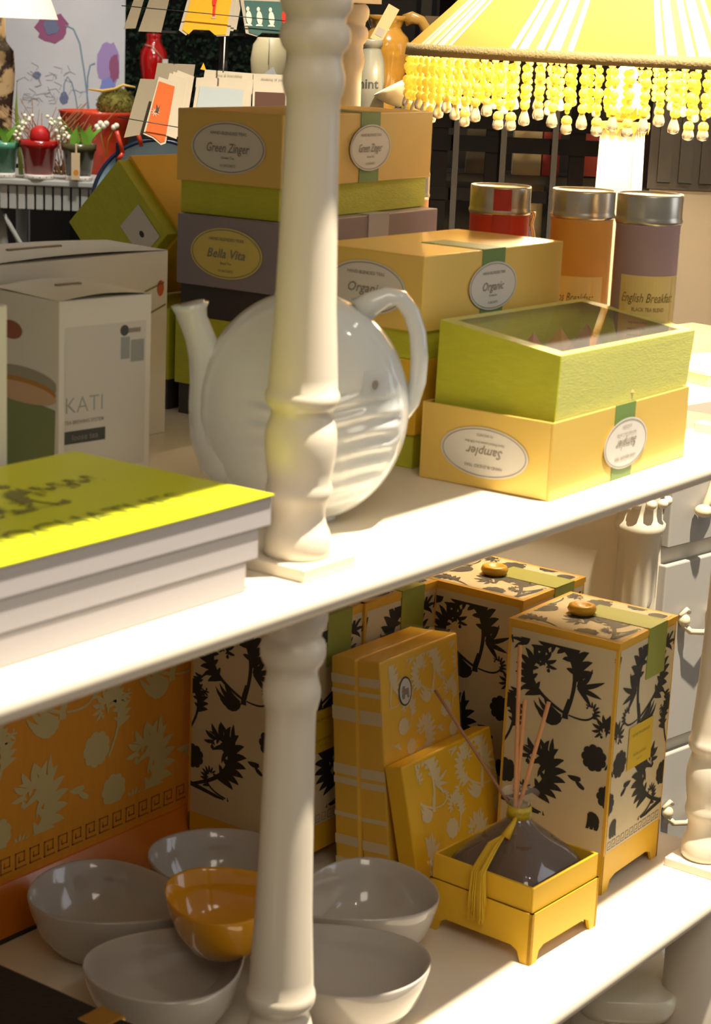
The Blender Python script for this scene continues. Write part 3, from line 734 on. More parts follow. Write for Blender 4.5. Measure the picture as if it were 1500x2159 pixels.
ts.build('tassel', mat('gold_tassel', rgb(214, 172, 34), .6), rd)

# ---- petal bowls
def petal(L, W, H, M, base_k=.50, lift=.0, mat_=None, name='petal_bowl', label='', cat='bowl', group=None, th=.0042):
    NA, vs, fs = 72, [], []
    prof = [(0.0, base_k*.90), (.0, base_k), (.04, base_k+.06), (.20, .72), (.45, .87), (.75, .96), (.97, 1.0)]
    inner = [(.99, .975), (.97, .955), (.72, .905), (.42, .80), (.22, .64), (.12, .40), (.09, .12)]
    rows = [(z, k, 0) for z, k in prof] + [(1.015, .988, 0)] + [(z, k, 1) for z, k in inner]
    cx = L*.58
    for z, k, i_ in rows:
        for j in range(NA):
            ph = 2*PI*j/NA
            x = L/2*(1-math.cos(ph)); y = W*math.sin(ph)*math.sin(ph/2)
            hh = H*(1 - .10*math.cos(ph/2)**4 + lift*math.sin(ph)**2)
            X = cx + (x-cx)*k; Y = y*k
            vs.append(M @ Vector((X, Y, z*hh)))
    n = len(rows)
    fs = [(i*NA+j, i*NA+(j+1) % NA, (i+1)*NA+(j+1) % NA, (i+1)*NA+j) for i in range(n-1) for j in range(NA)]
    mb = MB().add(vs, fs, 0, True)
    mb.add([vs[j] for j in range(NA)], [tuple(reversed(range(NA)))]); mb.add([vs[(n-1)*NA+j] for j in range(NA)], [tuple(range(NA))], 0, True)
    # origin at the base
    o = mb.build(name, mat_ or M_grey)
    tag(o, label, cat, group); return o
bc = Vector((.2650, .2560, ZL))
G_ = 'grey petal shaped bowls set in a ring'
for ang, lab, L_ in ((113, 'grey petal bowl at the far left of the ring, beside the orange gift box', .192), (54, 'grey petal bowl at the back of the ring, behind the mustard bowl', .192),
                (-24, 'grey petal bowl right of the middle post, nearest the reed diffuser', .172), (-95, 'grey petal bowl right of the post at the bottom edge of the picture', .192), (-176, 'grey petal bowl at the front left, below the mustard bowl', .192)):
    a = math.radians(ang)
    M = tr(bc.x, bc.y, ZL) @ rotz(a) @ tr({113: .036, -24: .032}.get(ang, .016), 0, 0)
    petal(L_, .094, .066, M, label=lab, group=G_)
petal(.138, .082, .060, tr(.288, .204, ZL+.052) @ rotz(math.radians(150)) @ Matrix.Rotation(math.radians(3), 4, 'Y'), .34, mat_=M_yglz, label='mustard yellow bowl resting on the middle of the ring of grey bowls', name='round_bowl')

# ---- black case in the corner
bk = thing('black_case', 'black leather case with a brass corner at the bottom left of the picture', 'case', (-.20, -.01, ZL))
MB().box(0, .163, 0, .36, 0, .118).build('case_body', mat('black_leather', rgb(26, 24, 22), .55, noise=.2, nscale=60, bump=.3), bk, bevel=.006, bseg=3)
MB().box(.135, .1645, .150, .178, .100, .1190).build('brass_corner', mat('brass', rgb(206, 170, 90), .3, metal=.9), bk, bevel=.002)

# ================================================================ DRESSER behind the unit on the right
M_dres = mat('dresser_cream_paint', rgb(214, 204, 182), .5, noise=.04, nscale=6)
dz = 1.075
drx, dry = .985, .232
dr = thing('dresser', 'cream painted dresser with drawers and a fluted corner pilaster behind the shelf', 'dresser', (drx, dry, 0), math.radians(-9))
MB().box(.012, .62, .012, .40, .05, dz-.025).build('carcass', M_dres, dr)
MB().box(-.012, .64, -.012, .41, dz-.025, dz).build('top', M_dres, dr, bevel=.004)
# fluted pilaster at the near corner
pm = MB()
NP = 48
def flute(z, r, dep):
    out = []
    for k in range(NP*2):
        a = 2*PI*k/(NP*2); rr = r - dep*(0.5-0.5*math.cos(a*10))
        out.append((.022+rr*math.cos(a), .022+rr*math.sin(a), z))
    return out
rows = [flute(z, r, dp) for z, r, dp in ((.08,.030,0),(.10,.026,0),(.11,.026,.004),(.815,.026,.004),(.825,.026,.0),(.905,.026,0),(.910,.031,0),(.920,.032,0),(.926,.027,0),(.94,.026,0),(.985,.034,0),(1.02,.030,0),(dz-.025,.033,0))]
n2 = NP*2
pm.add(sum(rows, []), [(i*n2+k, i*n2+(k+1) % n2, (i+1)*n2+(k+1) % n2, (i+1)*n2+k) for i in range(len(rows)-1) for k in range(n2)], 0, True)
for k in range(7):
    a = -PI*1.05 + k*PI*.19
    for j in range(3): pm.ball((.022+.031*math.cos(a), .022+.031*math.sin(a), .95+.018*j), .007-.0012*j, 8, 6)
pm.build('pilaster', M_dres, dr)
for z0, z1, hd in ((.885, 1.04, 'scroll'), (.62, .862, 'bail'), (.35, .60, 'bail'), (.08, .33, 'bail')):
    dw = MB().box(.055, .60, .0, .013, z0, z1).build('drawer', mat('dresser_front_paint', rgb(164, 160, 152), .5, noise=.03), dr, bevel=.002)
    for hx in (.125, .50):
        h = MB()
        if hd == 'bail':
            zc = z0 + (z1-z0)*.64
            h.tube([(hx-.030,-.002,zc+.006),(hx-.026,-.014,zc-.004),(hx,-.018,zc-.009),(hx+.026,-.014,zc-.004),(hx+.030,-.002,zc+.006)], .004, 8)
            h.ball((hx-.030,-.006,zc+.010), .008, 10, 8); h.ball((hx+.030,-.006,zc+.010), .008, 10, 8)
            h.tube([(hx-.036,-.003,zc+.016),(hx-.026,-.006,zc+.024),(hx-.018,-.004,zc+.018)], .003, 8)
        else:
            zc = z0+.045
            h.ball((hx-.02,-.014,zc), .012, 12, 8, sz=.7)
            h.tube([(hx-.01,-.008,zc),(hx+.006,-.006,zc+.016),(hx+.01,-.006,zc+.034),(hx+.02,-.006,zc+.05)], [.006,.007,.005,.003], 8)
        h.build('handle', mat('antique_cream_pull', rgb(206, 192, 160), .35), dw)
# things on the dresser top at the right edge
cr = thing('card_box', 'cream card box lying on the dresser at the right edge', 'box', (1.155, .245, dz), math.radians(-20))
MB().box(0, .16, 0, .12, 0, .014).build('box_body', M_cream, cr, bevel=.001); MB().box(-.001, .161, -.001, .121, .014, .020).build('lid', M_carton, cr, bevel=.001)

# ================================================================ LAMP
LX, LY = 1.256, .452
lamp = thing('table_lamp', 'cream column table lamp with a gold striped beaded shade', 'lamp', (LX, LY, dz))
RZ = 1.4770 - dz; RR = .296
# shade: wide cone with straight stripes
ms = bpy.data.materials.new('striped_lampshade'); ms.use_nodes = True; nt = ms.node_tree; nt.nodes.clear()
out = nt.nodes.new('ShaderNodeOutputMaterial'); dif = nt.nodes.new('ShaderNodeBsdfDiffuse'); trl = nt.nodes.new('ShaderNodeBsdfTranslucent'); mix = nt.nodes.new('ShaderNodeMixShader')
tcn = nt.nodes.new('ShaderNodeTexCoord'); sep = nt.nodes.new('ShaderNodeSeparateXYZ'); nt.links.new(tcn.outputs['Object'], sep.inputs[0])
at2 = nt.nodes.new('ShaderNodeMath'); at2.operation = 'ARCTAN2'; nt.links.new(sep.outputs['Y'], at2.inputs[0]); nt.links.new(sep.outputs['X'], at2.inputs[1])
mul = nt.nodes.new('ShaderNodeMath'); mul.operation = 'MULTIPLY'; mul.inputs[1].default_value = 10/(2*PI); nt.links.new(at2.outputs[0], mul.inputs[0])
ad = nt.nodes.new('ShaderNodeMath'); ad.operation = 'ADD'; ad.inputs[1].default_value = 20.42; nt.links.new(mul.outputs[0], ad.inputs[0])
fr_ = nt.nodes.new('ShaderNodeMath'); fr_.operation = 'FRACT'; nt.links.new(ad.outputs[0], fr_.inputs[0])
rp = nt.nodes.new('ShaderNodeValToRGB'); rp.color_ramp.interpolation = 'CONSTANT'; nt.links.new(fr_.outputs[0], rp.inputs[0])
cols = [(0, rgb(214,162,84)), (.40, rgb(240,228,186)), (.45, rgb(168,146,92)), (.47, rgb(240,228,190)), (.54, rgb(220,178,104)), (.60, rgb(240,228,186)), (.66, rgb(168,146,92)), (.68, rgb(244,234,196)), (.77, rgb(220,178,104)), (.82, rgb(240,228,186)), (.86, rgb(168,146,92)), (.875, rgb(214,162,84))]
el = rp.color_ramp.elements; el[0].position = 0; el[0].color = cols[0][1]; el[1].position = cols[1][0]; el[1].color = cols[1][1]
for p_, c_ in cols[2:]: e_ = el.new(p_); e_.color = c_
nt.links.new(rp.outputs[0], dif.inputs[0]); nt.links.new(rp.outputs[0], trl.inputs[0]); mix.inputs[0].default_value = .19
nt.links.new(dif.outputs[0], mix.inputs[1]); nt.links.new(trl.outputs[0], mix.inputs[2]); nt.links.new(mix.outputs[0], out.inputs[0])
sh = MB(); prof = [(RZ, RR), (RZ+.012, RR*.992), (RZ+.06, RR*.82), (RZ+.11, RR*.65), (RZ+.16, RR*.50), (RZ+.20, RR*.40)]
sh.lathe(prof, 96, cap=False); sh.lathe([(z-.001, r-.0025) for z, r in reversed(prof)], 96, cap=False)
shade = sh.build('shade', ms, lamp)
MB().lathe([(RZ-.003, RR+.001), (RZ-.003, RR+.004), (RZ+.012, RR+.002), (RZ+.012, RR-.004), (RZ-.003, RR-.003)], 96, cap=False).build('shade_trim', mat('braid_trim', rgb(150, 132, 88), .7, bump=.6, bscale=300), shade)
# beaded fringe: 100 strands in three lengths
M_bead = bpy.data.materials.new('amber_glass_bead'); M_bead.use_nodes = True; nt = M_bead.node_tree; nt.nodes.clear()
out = nt.nodes.new('ShaderNodeOutputMaterial'); dif = nt.nodes.new('ShaderNodeBsdfDiffuse'); trl = nt.nodes.new('ShaderNodeBsdfTranslucent'); gls = nt.nodes.new('ShaderNodeBsdfGlossy'); mix = nt.nodes.new('ShaderNodeMixShader'); mx2 = nt.nodes.new('ShaderNodeMixShader')
dif.inputs[0].default_value = rgb(252, 236, 150); trl.inputs[0].default_value = rgb(255, 240, 150); gls.inputs['Roughness'].default_value = .12
mix.inputs[0].default_value = .62; mx2.inputs[0].default_value = .10
nt.links.new(dif.outputs[0], mix.inputs[1]); nt.links.new(trl.outputs[0], mix.inputs[2]); nt.links.new(mix.outputs[0], mx2.inputs[1]); nt.links.new(gls.outputs[0], mx2.inputs[2]); nt.links.new(mx2.outputs[0], out.inputs[0])
M_drop = mat('clear_glass_drop', rgb(244, 236, 210), .08, trans=.6, spec=.9, coat=1)
strands = []
for ln, sd in ((.068, 1), (.076, 2), (.083, 3)):
    s_ = MB(); z = 0; rq = random.Random(sd); k = 0
    while z > -ln+.022:
        r = (.0044, .0060, .0036, .0066)[k % 4] * rq.uniform(.9, 1.1); z -= r*1.45
        s_.ball((0, 0, z), r, 8, 5); z -= r*.25; k += 1
    prof = [(-ln+.021, .0010), (-ln+.017, .0034), (-ln+.010, .0062), (-ln+.005, .0074), (-ln+.001, .0064), (-ln-.001, .002)]
    s_.lathe(prof, 10, mi=1)
    strands.append(s_)
protos = []
NS = 100
for i in range(NS):
    a = 2*PI*(i+.3)/NS
    k = (0, 1, 2, 1)[i % 4] if i % 7 else 2
    if k < len(protos) and protos[k] is not None: o = protos[k].copy(); COL.objects.link(o)
    else:
        o = strands[k].build('bead_strand', [M_bead, M_drop], shade)
        while len(protos) <= k: protos.append(None)
        protos[k] = o
    o.parent = shade; o.location = ((RR-.001)*math.cos(a), (RR-.001)*math.sin(a), RZ-.003)
inner = MB(); rq = random.Random(17)
for i in range(84):
    a = 2*PI*(i+.75)/84; z = -.004
    while z > -.050:
        r = rq.uniform(.0035, .0058); z -= r*1.5; inner.ball(((RR-.012)*math.cos(a), (RR-.012)*math.sin(a), RZ+z), r, 6, 4); z -= r*.3
tag(inner.build('inner_bead_strand', M_bead, shade), kind='stuff')
M_lampw = mat('ivory_lamp_base', rgb(248, 243, 228), .4)
q = MB(); q.ball((0, 0, RZ-.052), .0290, 28, 18)
for k in range(12):
    a = 2*PI*k/12; q.add([(.024*math.cos(a-.25), .024*math.sin(a-.25), RZ-.074), (.024*math.cos(a+.25), .024*math.sin(a+.25), RZ-.074), (.0305*math.cos(a), .0305*math.sin(a), RZ-.058)], [(0,1,2)], 1)
q.lathe([(RZ-.026,.012),(RZ-.016,.016),(RZ-.006,.009),(RZ+.05,.008)], 20)
q.build('finial', [M_lampw, M_amber], lamp)
q = MB(); hc = RZ-.088
q.hexa([(-.029,-.029,.03),(.029,-.029,.03),(.029,.029,.03),(-.029,.029,.03),(-.0245,-.0245,hc),(.0245,-.0245,hc),(.0245,.0245,hc),(-.0245,.0245,hc)], 0, rotz(math.radians(12)))
q.build('column', M_lampw, lamp, bevel=.002)
q = MB().box(-.029, .029, -.029, .029, hc, hc+.008, 0, rotz(math.radians(12)))
for s4 in range(4):
    Mr = rotz(math.radians(12)+s4*PI/2)
    for k in range(5):
        x0 = -.029+k*.0116
        q.add([Mr @ Vector(p) for p in ((x0,-.0295,hc+.001),(x0+.0116,-.0295,hc+.001),(x0+.0058,-.0285,hc-.008))], [(0,2,1)], 0)
q.build('capital', mat('gilt_wood', rgb(206, 160, 80), .4, metal=.3), lamp)
MB().box(-.06, .06, -.06, .06, 0, .018, 0, rotz(math.radians(12))).box(-.045, .045, -.045, .045, .018, .032, 0, rotz(math.radians(12))).build('base', M_lampw, lamp, bevel=.003)
for sx in (-1, 1):
    bl = bpy.data.lights.new('lamp_bulb', 'POINT'); bl.energy = 17; bl.color = (1.0, .80, .50); bl.shadow_soft_size = .03
    o = bpy.data.objects.new('lamp_bulb', bl); COL.objects.link(o); o.location = (LX+sx*.09*.598-.03, LY-sx*.09*.80-.02, 1.4770+.045)

# ================================================================ BEHIND, RIGHT: pedestal with pots, iron rack
def stand_at(px0, px1, d):     # ground spots under two pixels
    return at(px0, 200, d), at(px1, 200, d)
D2 = 2.9
pc = at(835, 232, D2+.06); ptop = pc.z
ptop = ptop
pd = thing('pedestal', 'dark pedestal carrying the ochre jug behind the shelf', 'pedestal', (pc.x, pc.y, 0), FACE)
MB().box(-.10, .045, -.06, .09, ptop-.02, ptop).build('top', M_dgrey, pd); MB().box(-.08, .025, -.04, .07, 0, ptop-.02).build('column', M_dark, pd)
def Lg(v, d): return v/FPX*d
jp = at(806, 232, D2+.10)
jug = thing('jug', 'ochre glazed round jug with a loop handle, left of the lamp shade', 'jug', (jp.x, jp.y, ptop), FACE)
k = 1.0
MB().lathe([(0,.020),(.010,.022),(.030,.028),(.055,.034),(.078,.0385),(.095,.0390),(.108,.035),(.117,.026),(.122,.0235),(.132,.028),(.139,.031),(.140,.029),(.130,.024),(.12,.018)], 40, cap=False).build('body', mat('ochre_glaze', rgb(128, 92, 30), .15, coat=.7), jug)
MB().tube([(.028,0,.133),(.040,0,.138),(.054,0,.134),(.064,0,.120),(.066,0,.104),(.058,0,.088),(.038,0,.076)], [.006,.006,.005,.005,.005,.005,.005], 12, flat=1.6, up=(0,1,0)).build('handle', mat('ochre_glaze_dark', rgb(120, 92, 40), .2, coat=.6), jug)
jp = at(776, 232, D2)
jar = thing('storage_jar', 'pale grey lettered jar just right of the rear post', 'jar', (jp.x, jp.y, ptop), FACE)
MB().lathe([(0,.022),(.004,.0235),(.05,.0235),(.075,.021),(.088,.0165),(.092,.0160),(.094,.0180),(.102,.0185),(.104,.017),(.103,.014)], 36).build('body', mat('pale_glazed_stone', rgb(116, 114, 100), .3, coat=.3), jar)
q = MB(); R_ = .0238
for p in text2('mint', -.003, .040, .020, None, 0, False, .02):
    q.add([(R_*math.cos(-PI/2+u/R_), R_*math.sin(-PI/2+u/R_), v) for u, v in p], [tuple(range(len(p)))])
q.build('lettering', M_dink, jar)
jp = at(812, 50, D2-.03)
tg = thing('price_tag', 'brown card price tag tilted above the lettered jar', 'tag', tuple(jp), FACE)
tm = MB().box(-.009, .009, -.0005, .0005, -.028, .028, 0, Matrix.Rotation(math.radians(27), 4, 'Y'))
tm.flat(rect2(-.006, -.020, .006, -.008), (0, -.0005, 0), Matrix.Rotation(math.radians(27), 3, 'Y') @ Vector((1,0,0)), Matrix.Rotation(math.radians(27), 3, 'Y') @ Vector((0,0,1)), 1)
tm.build('card', [mat('kraft_card', rgb(176, 146, 104), .6), M_ink], tg)
MB().tube([(-.013, 0, -.026), (-.012, .003, -.04), (-.02, .006, -.05)], .0008, 6).build('string', M_creamp, tg)
jp = at(852, 228, D2-.04)
wb_ = thing('white_bowl', 'small white bowl lying tilted beside the fringe', 'bowl', (jp.x, jp.y, ptop+.012), FACE)
Mb = Matrix.Rotation(math.radians(-28), 4, 'Y')
MB().lathe([(0,.010),(.003,.012),(.012,.022),(.026,.032),(.032,.0345),(.0325,.0335),(.026,.030),(.013,.019),(.007,.006)], 36, Mb).build('body', mat('white_bowl_glaze', rgb(206, 196, 160), .3), wb_)
sg = at(930, 62, 3.4)
sn = thing('sign_card', 'small cream sign card behind the left edge of the lamp shade', 'sign', tuple(sg), FACE)
MB().box(-.028, .028, -.001, .001, -.022, .022).build('card', M_cream, sn); MB().tube([(0, .002, -.02), (0, .002, -.30)], .002, 6).build('stake', M_dark, sn)

# dark panelled screen and iron rack
D3 = 3.3
sc = at(1060, 200, 3.75)
scr = thing('folding_screen', 'dark panelled wooden screen behind the lamp', 'screen', (sc.x, sc.y, 0), FACE)
for i, (a, b, mm) in enumerate(((-.42, -.175, 0), (-.165, -.145, 1), (-.135, -.02, 0), (-.01, .22, 0), (.23, .46, 0))):
    MB().box(a, b, 0, .02, 0, 1.75, 0).build('panel', mat('screen_dark', rgb(52, 46, 38), .6, noise=.15, nscale=10) if not mm else mat('screen_grey', rgb(84, 78, 64), .6), scr)
rk0 = at(1110, 300, D3)
rk = thing('iron_rack', 'black iron lattice rack seen under the bead fringe', 'rack', (rk0.x, rk0.y, 0), FACE)
def rx(px): return (px-1110)/FPX*D3
def rz_(py): return at(1110, py, D3).z
q = MB()
for px_ in (962, 1062, 1170): q.box(rx(px_)-.005, rx(px_)+.005, -.012, 0, 0, 1.60)
q.build('upright', M_dark, rk)
q = MB()
for py_, hh in ((262, .022), (308, .026), (418, .02)): q.box(rx(905), rx(1272), 0, .012, rz_(py_)-hh/2, rz_(py_)+hh/2)
q.build('cross_rail', mat('grey_iron', rgb(12, 10, 9), .8, spec=.1), rk)
q = MB()
for px_ in (1042, 1220, 930): q.box(rx(px_)-.013, rx(px_)+.013, .002, .012, 0, 1.6)
q.build('slat', mat('grey_iron', rgb(12, 10, 9), .8, spec=.1), rk)
def backitem(name, label, cat, px0, px1, py0, py1, d, m, dep=.03, group=None):
    c = at((px0+px1)/2, (py0+py1)/2, d); t = thing(name, label, cat, (c.x, c.y, c.z), FACE, group)
    hw, hh = (px1-px0)/2/FPX*d, (py1-py0)/2/FPX*d
    MB().box(-hw, hw, 0, dep, -hh, hh, 0).build('cover', m, t); MB().box(-hw+.002, hw-.002, .002, dep-.002, -hh+.002, hh+.0015, 0).build('pages', M_page2, t)
    return t
Mred = mat('red_book_cloth', rgb(158, 40, 34), .5)
rs = at(1150, 372, 3.5)
rsh = thing('book_shelf', 'dark shelf plank holding red and cream books behind the rack', 'shelf', (rs.x, rs.y, 0), FACE)
MB().box(-.28, .16, .0, .12, rs.z-.015, rs.z).build('plank', M_dark, rsh)
for sx in (-.27, .14): MB().box(sx, sx+.015, .02, .10, 0, rs.z-.015).build('side', M_dark, rsh)
backitem('book', 'cream book standing in the rack, left of the red books', 'book', 1084, 1143, 262, 371, 3.5, mat('cream_cloth', rgb(190, 170, 126), .6))
backitem('book', 'red book standing right beside the cream one in the rack', 'book', 1146, 1182, 262, 371, 3.5, Mred)
backitem('book', 'red book at the right of the rack, next to the lamp column', 'book', 1226, 1275, 262, 371, 3.5, Mred)
backitem('book', 'grey brown book at the left of the rack, by the apricot box', 'book', 985, 1030, 262, 371, 3.5, mat('taupe_cloth', rgb(96, 84, 66), .6))
lo = at(1115, 375, 3.6)
pn = thing('candle_pillar', 'pale pillar candle standing below the rack rail', 'candle', (lo.x, lo.y, 0), FACE)
MB().lathe([(0.6,.030),(lo.z-.005,.030),(lo.z,.027),(lo.z-.003,.004)], 28).build('wax', mat('candle_wax', rgb(190, 174, 136), .5), pn); MB().lathe([(0,.08),(.02,.08),(.03,.03),(.6,.03)], 28).build('stand', M_dark, pn)
bs = at(1440, 330, 3.2)
bc_ = thing('black_cabinet', 'black slatted cabinet at the right edge behind the lamp', 'cabinet', (bs.x, bs.y, 0), FACE)
cz0 = at(1440, 402, 3.2).z
MB().box(-.055, .30, 0, .18, cz0, 1.62).build('carcass', mat('black_paint', rgb(24, 20, 18), .5), bc_)
q = MB()
for i in range(9): q.box(-.04+i*.035, -.018+i*.035, -.006, 0, cz0+.012, 1.60)
q.build('slats', M_dark, bc_)
MB().box(-.05, .29, .005, .17, 0, cz0).build('stand', mat('taupe_stand', rgb(104, 96, 82), .65), bc_)

# ================================================================ LOWER RIGHT: painted side table under the dresser front
st_ = at(1330, 2085, 2.25)
sd = thing('side_table', 'small antique white painted table at the bottom right under the shelf', 'table', (st_.x, st_.y, 0), FACE)
zt_ = st_.z; Ms = mat('antique_white_paint', rgb(232, 224, 200), .28, coat=.3, noise=.05)
q = MB(); ol = []
for i in range(56):
    a = 2*PI*i/56; c, s_ = math.cos(a), math.sin(a)
    ol.append((math.copysign(abs(c)**.45, c)*.062 - .005, math.copysign(abs(s_)**.45, s_)*.085+.05))
vsl = []
for z, k in ((-.030, .86), (-.028, .93), (-.018, .985), (-.008, 1.0), (-.002, .985), (0, .95)):
    cx_, cy_ = -.005, .05
    vsl += [(cx_+(x-cx_)*(1-(1-k)*1.6), cy_+(y-cy_)*(1-(1-k)*.6), zt_+z) for x, y in ol]
q.add(vsl, [(i*56+k, i*56+(k+1) % 56, (i+1)*56+(k+1) % 56, (i+1)*56+k) for i in range(5) for k in range(56)], 0, True)
q.add([vsl[k] for k in range(56)], [tuple(reversed(range(56)))]); q.add([vsl[5*56+k] for k in range(56)], [tuple(range(56))])
q.build('top', Ms, sd)
q = MB()
pp = []
for i in range(26):
    t = i/25; a = -PI*.35 + t*PI*2.1; r = .045*(1-.55*t); pp.append((.038+r*math.cos(a), .045, zt_-.062+r*math.sin(a)))
q.tube(pp, [.012-.005*i/25 for i in range(26)], 12, up=(0,1,0))
q.build('scroll_bracket', Ms, sd)
for sx, sy in ((-.045, .03), (.04, .03), (-.045, .11), (.04, .11)):
    MB().lathe([(0,.012),(.06,.016),(.2,.013),(zt_-.06,.018),(zt_-.028,.02)], 20, tr(sx, sy, 0)).build('leg', Ms, sd)
bxp = at(1375, 2005, 2.42)
bx = thing('white_box', 'grey white painted box on a round foot standing on the small table', 'box', (bxp.x, bxp.y, zt_), FACE)
MB().box(-.045, .042, 0, .10, .022, .075).build('box_body', Ms, bx, bevel=.004)
MB().lathe([(0,.019),(.004,.022),(.012,.021),(.020,.016),(.024,.016)], 28, tr(-.040, .012, 0)).build('foot', Ms, bx)
MB().lathe([(0,.019),(.004,.022),(.012,.021),(.020,.016),(.024,.016)], 28, tr(.035, .06, 0)).build('foot', Ms, bx)

# ================================================================ LEFT BACKGROUND
DT = 4.5
def L2(px, d=DT): return (px-100)/FPX*d
tc0 = at(100, 378, DT); ztab = tc0.z
tbm = mat('weathered_grey_paint', rgb(176, 176, 168), .6, noise=.18, nscale=20)
tab = thing('side_table', 'weathered grey table with a slatted apron at the left, carrying flower pots', 'table', (tc0.x, tc0.y, 0), FACE)
MB().box(-.20, .14, -.03, .30, ztab-.014, ztab).build('top', tbm, tab, bevel=.003)
for i in range(16):
    x = -.19+i*.0208; MB().box(x, x+.0165, -.018, -.008, ztab-.070, ztab-.014).build('apron_slat', tbm, tab, bevel=.002)
for x in (-.105, .11):
    q = MB(); q.tube([(x, 0, ztab-.015), (x-.008, 0, ztab-.10), (x+.002, 0, ztab-.16), (x-.004, 0, ztab-.4), (x, 0, 0)], [.022, .018, .013, .012, .012], 12)
    q.tube([(x+.004, 0, ztab-.085), (x+.018, 0, ztab-.11), (x+.05, 0, ztab-.165), (x+.09, .04, ztab-.24)], .006, 8); q.build('leg', tbm, tab)
    MB().tube([(x, .27, 0), (x, .27, ztab-.015)], .014, 10).build('leg', tbm, tab)
def pot(label, px, r, h, m, plant=None, tagm=False, d=DT):
    c = at(px, 378, d); t = thing('flower_pot', label, 'plant pot', (c.x, c.y, ztab), FACE)
    MB().lathe([(.010, r*.70), (h*.80, r*.93), (h*.82, r*1.0), (h, r*1.03), (h, r*.95), (h*.86, r*.90), (h*.85, .001)], 36).build('pot_body', m, t)
    q = MB().lathe([(0, r*.72), (.001, r*.76), (.011, r*.76), (.012, r*.70)], 36)
    for k_ in range(14):
        a = 2*PI*k_/14; q.ball((r*.765*math.cos(a), r*.765*math.sin(a), .006), .0013, 6, 4, mi=1)
    q.build('saucer_band', [mat('white_band', rgb(224, 220, 210), .4), mat('red_dot', rgb(190, 30, 24), .5)], t)
    if plant: plant(t, r, h)
    if tagm:
        q = MB().box(-.011, .009, -r*1.12, -r*1.11, h*.06, h*.78, 0); q.flat(disc2(0, h*.25, .006, .007, 14), (0, -r*1.12, 0), (1,0,0), (0,0,1), 1); q.box(-.002, .002, -r*1.12, -r*.9, h*.78, h*1.02)
        q.build('price_tag', [mat('tag_paper', rgb(214, 190, 150), .6), mat('orange_mark', rgb(214, 140, 40), .6)], t)
    return t
Mleaf = mat('fresh_leaf', rgb(110, 158, 50), .45); Mbell = mat('white_bell', rgb(248, 240, 214), .5)
def lily(t, r, h, seed=1, n=7, side=-1):
    q = MB(); rn = random.Random(seed)
    for i in range(n):
        a = rn.uniform(-1.0, 1.1); bx_ = rn.uniform(-.3, .6)*r; ln = rn.uniform(.045, .062)
        vs_ = []
        for k_ in range(7):
            u = k_/6; wd = .0085*math.sin(PI*min(1, u*.93+.07)); x = bx_ + math.sin(a*u*.8)*ln*u; z = h*.85+ln*u*math.cos(a*.5)
            vs_ += [(x-wd, -.004*i+.002*u, z), (x+wd, -.004*i-.002, z)]
        q.add(vs_, [(2*k_, 2*k_+1, 2*k_+3, 2*k_+2) for k_ in range(6)], 0, True)
    q.build('leaves', Mleaf, t)
    q = MB()
    for i in range(3):
        x0 = side*(r*.3+i*.010); pts_ = [(x0, -.01*i, h*.85), (x0+side*.012, -.01*i, h+.035), (x0+side*.030, -.012*i, h+.055)]
        q.tube(pts_, .001, 5, mi=1)
        for k_ in range(6): q.ball((x0+side*(.006+.006*k_)+rn.uniform(-.006,.006), -.012*i-.004, h+.012+.009*k_+rn.uniform(-.006,.006)), .0045, 8, 6, mi=0)
    q.build('blossoms', [Mbell, Mleaf], t)
def bulb(t, r, h):
    MB().ball((.004, -.01, h+.010), .024, 20, 14, sz=1.0).build('red_bulb', mat('red_knit', rgb(190, 26, 22), .5, bump=.8, bscale=60), t)
pot('teal flower pot with white bell flowers at the left edge', 8, .036, .082, mat('teal_glaze', rgb(84, 150, 120), .25, coat=.5), lambda t, r, h: lily(t, r, h, 3, 6, 1))
pot('shiny red flower pot on the table, between the teal and olive ones', 82, .0455, .089, mat('red_glaze', rgb(170, 26, 20), .18, coat=.6), bulb)
pot('olive flower pot with lily of the valley and a paper price tag', 166, .040, .085, mat('olive_glaze', rgb(84, 78, 46), .25, coat=.5), lambda t, r, h: lily(t, r, h, 5, 7, -1), True)
tw_ = thing('twig_bundle', 'bundle of brown twigs and moss behind the red pot', 'twigs', tuple(at(85, 300, 4.62)), FACE)
q = MB(); rn = random.Random(9)
for i in range(70):
    a = rn.uniform(-1.2, 1.2); ln = rn.uniform(.08, .16); x = rn.uniform(-.03, .06)
    q.tube([(x, rn.uniform(0, .03), -.08), (x+math.sin(a)*ln*.5+rn.uniform(-.01,.01), .01, -.08+ln*.7), (x+math.sin(a)*ln, .02, -.08+ln*1.15)], [.0016, .0012, .0008], 4)
q.build('twigs', mat('twig_brown', rgb(150, 104, 66), .8), tw_)
al = thing('sprouting_bulb', 'tall thin green shoot behind the teal and red pots', 'plant', tuple(at(45, 370, 4.6)), FACE)
q = MB(); q.tube([(0,0,0),(-.006,0,.08),(-.012,0,.15),(-.010,0,.22)], [.006,.005,.0035,.001], 8); q.tube([(0,0,.04),(-.03,0,.075),(-.04,0,.11)], [.005,.004,.001], 8); q.build('leaves', mat('olive_leaf', rgb(120, 130, 40), .5), al)

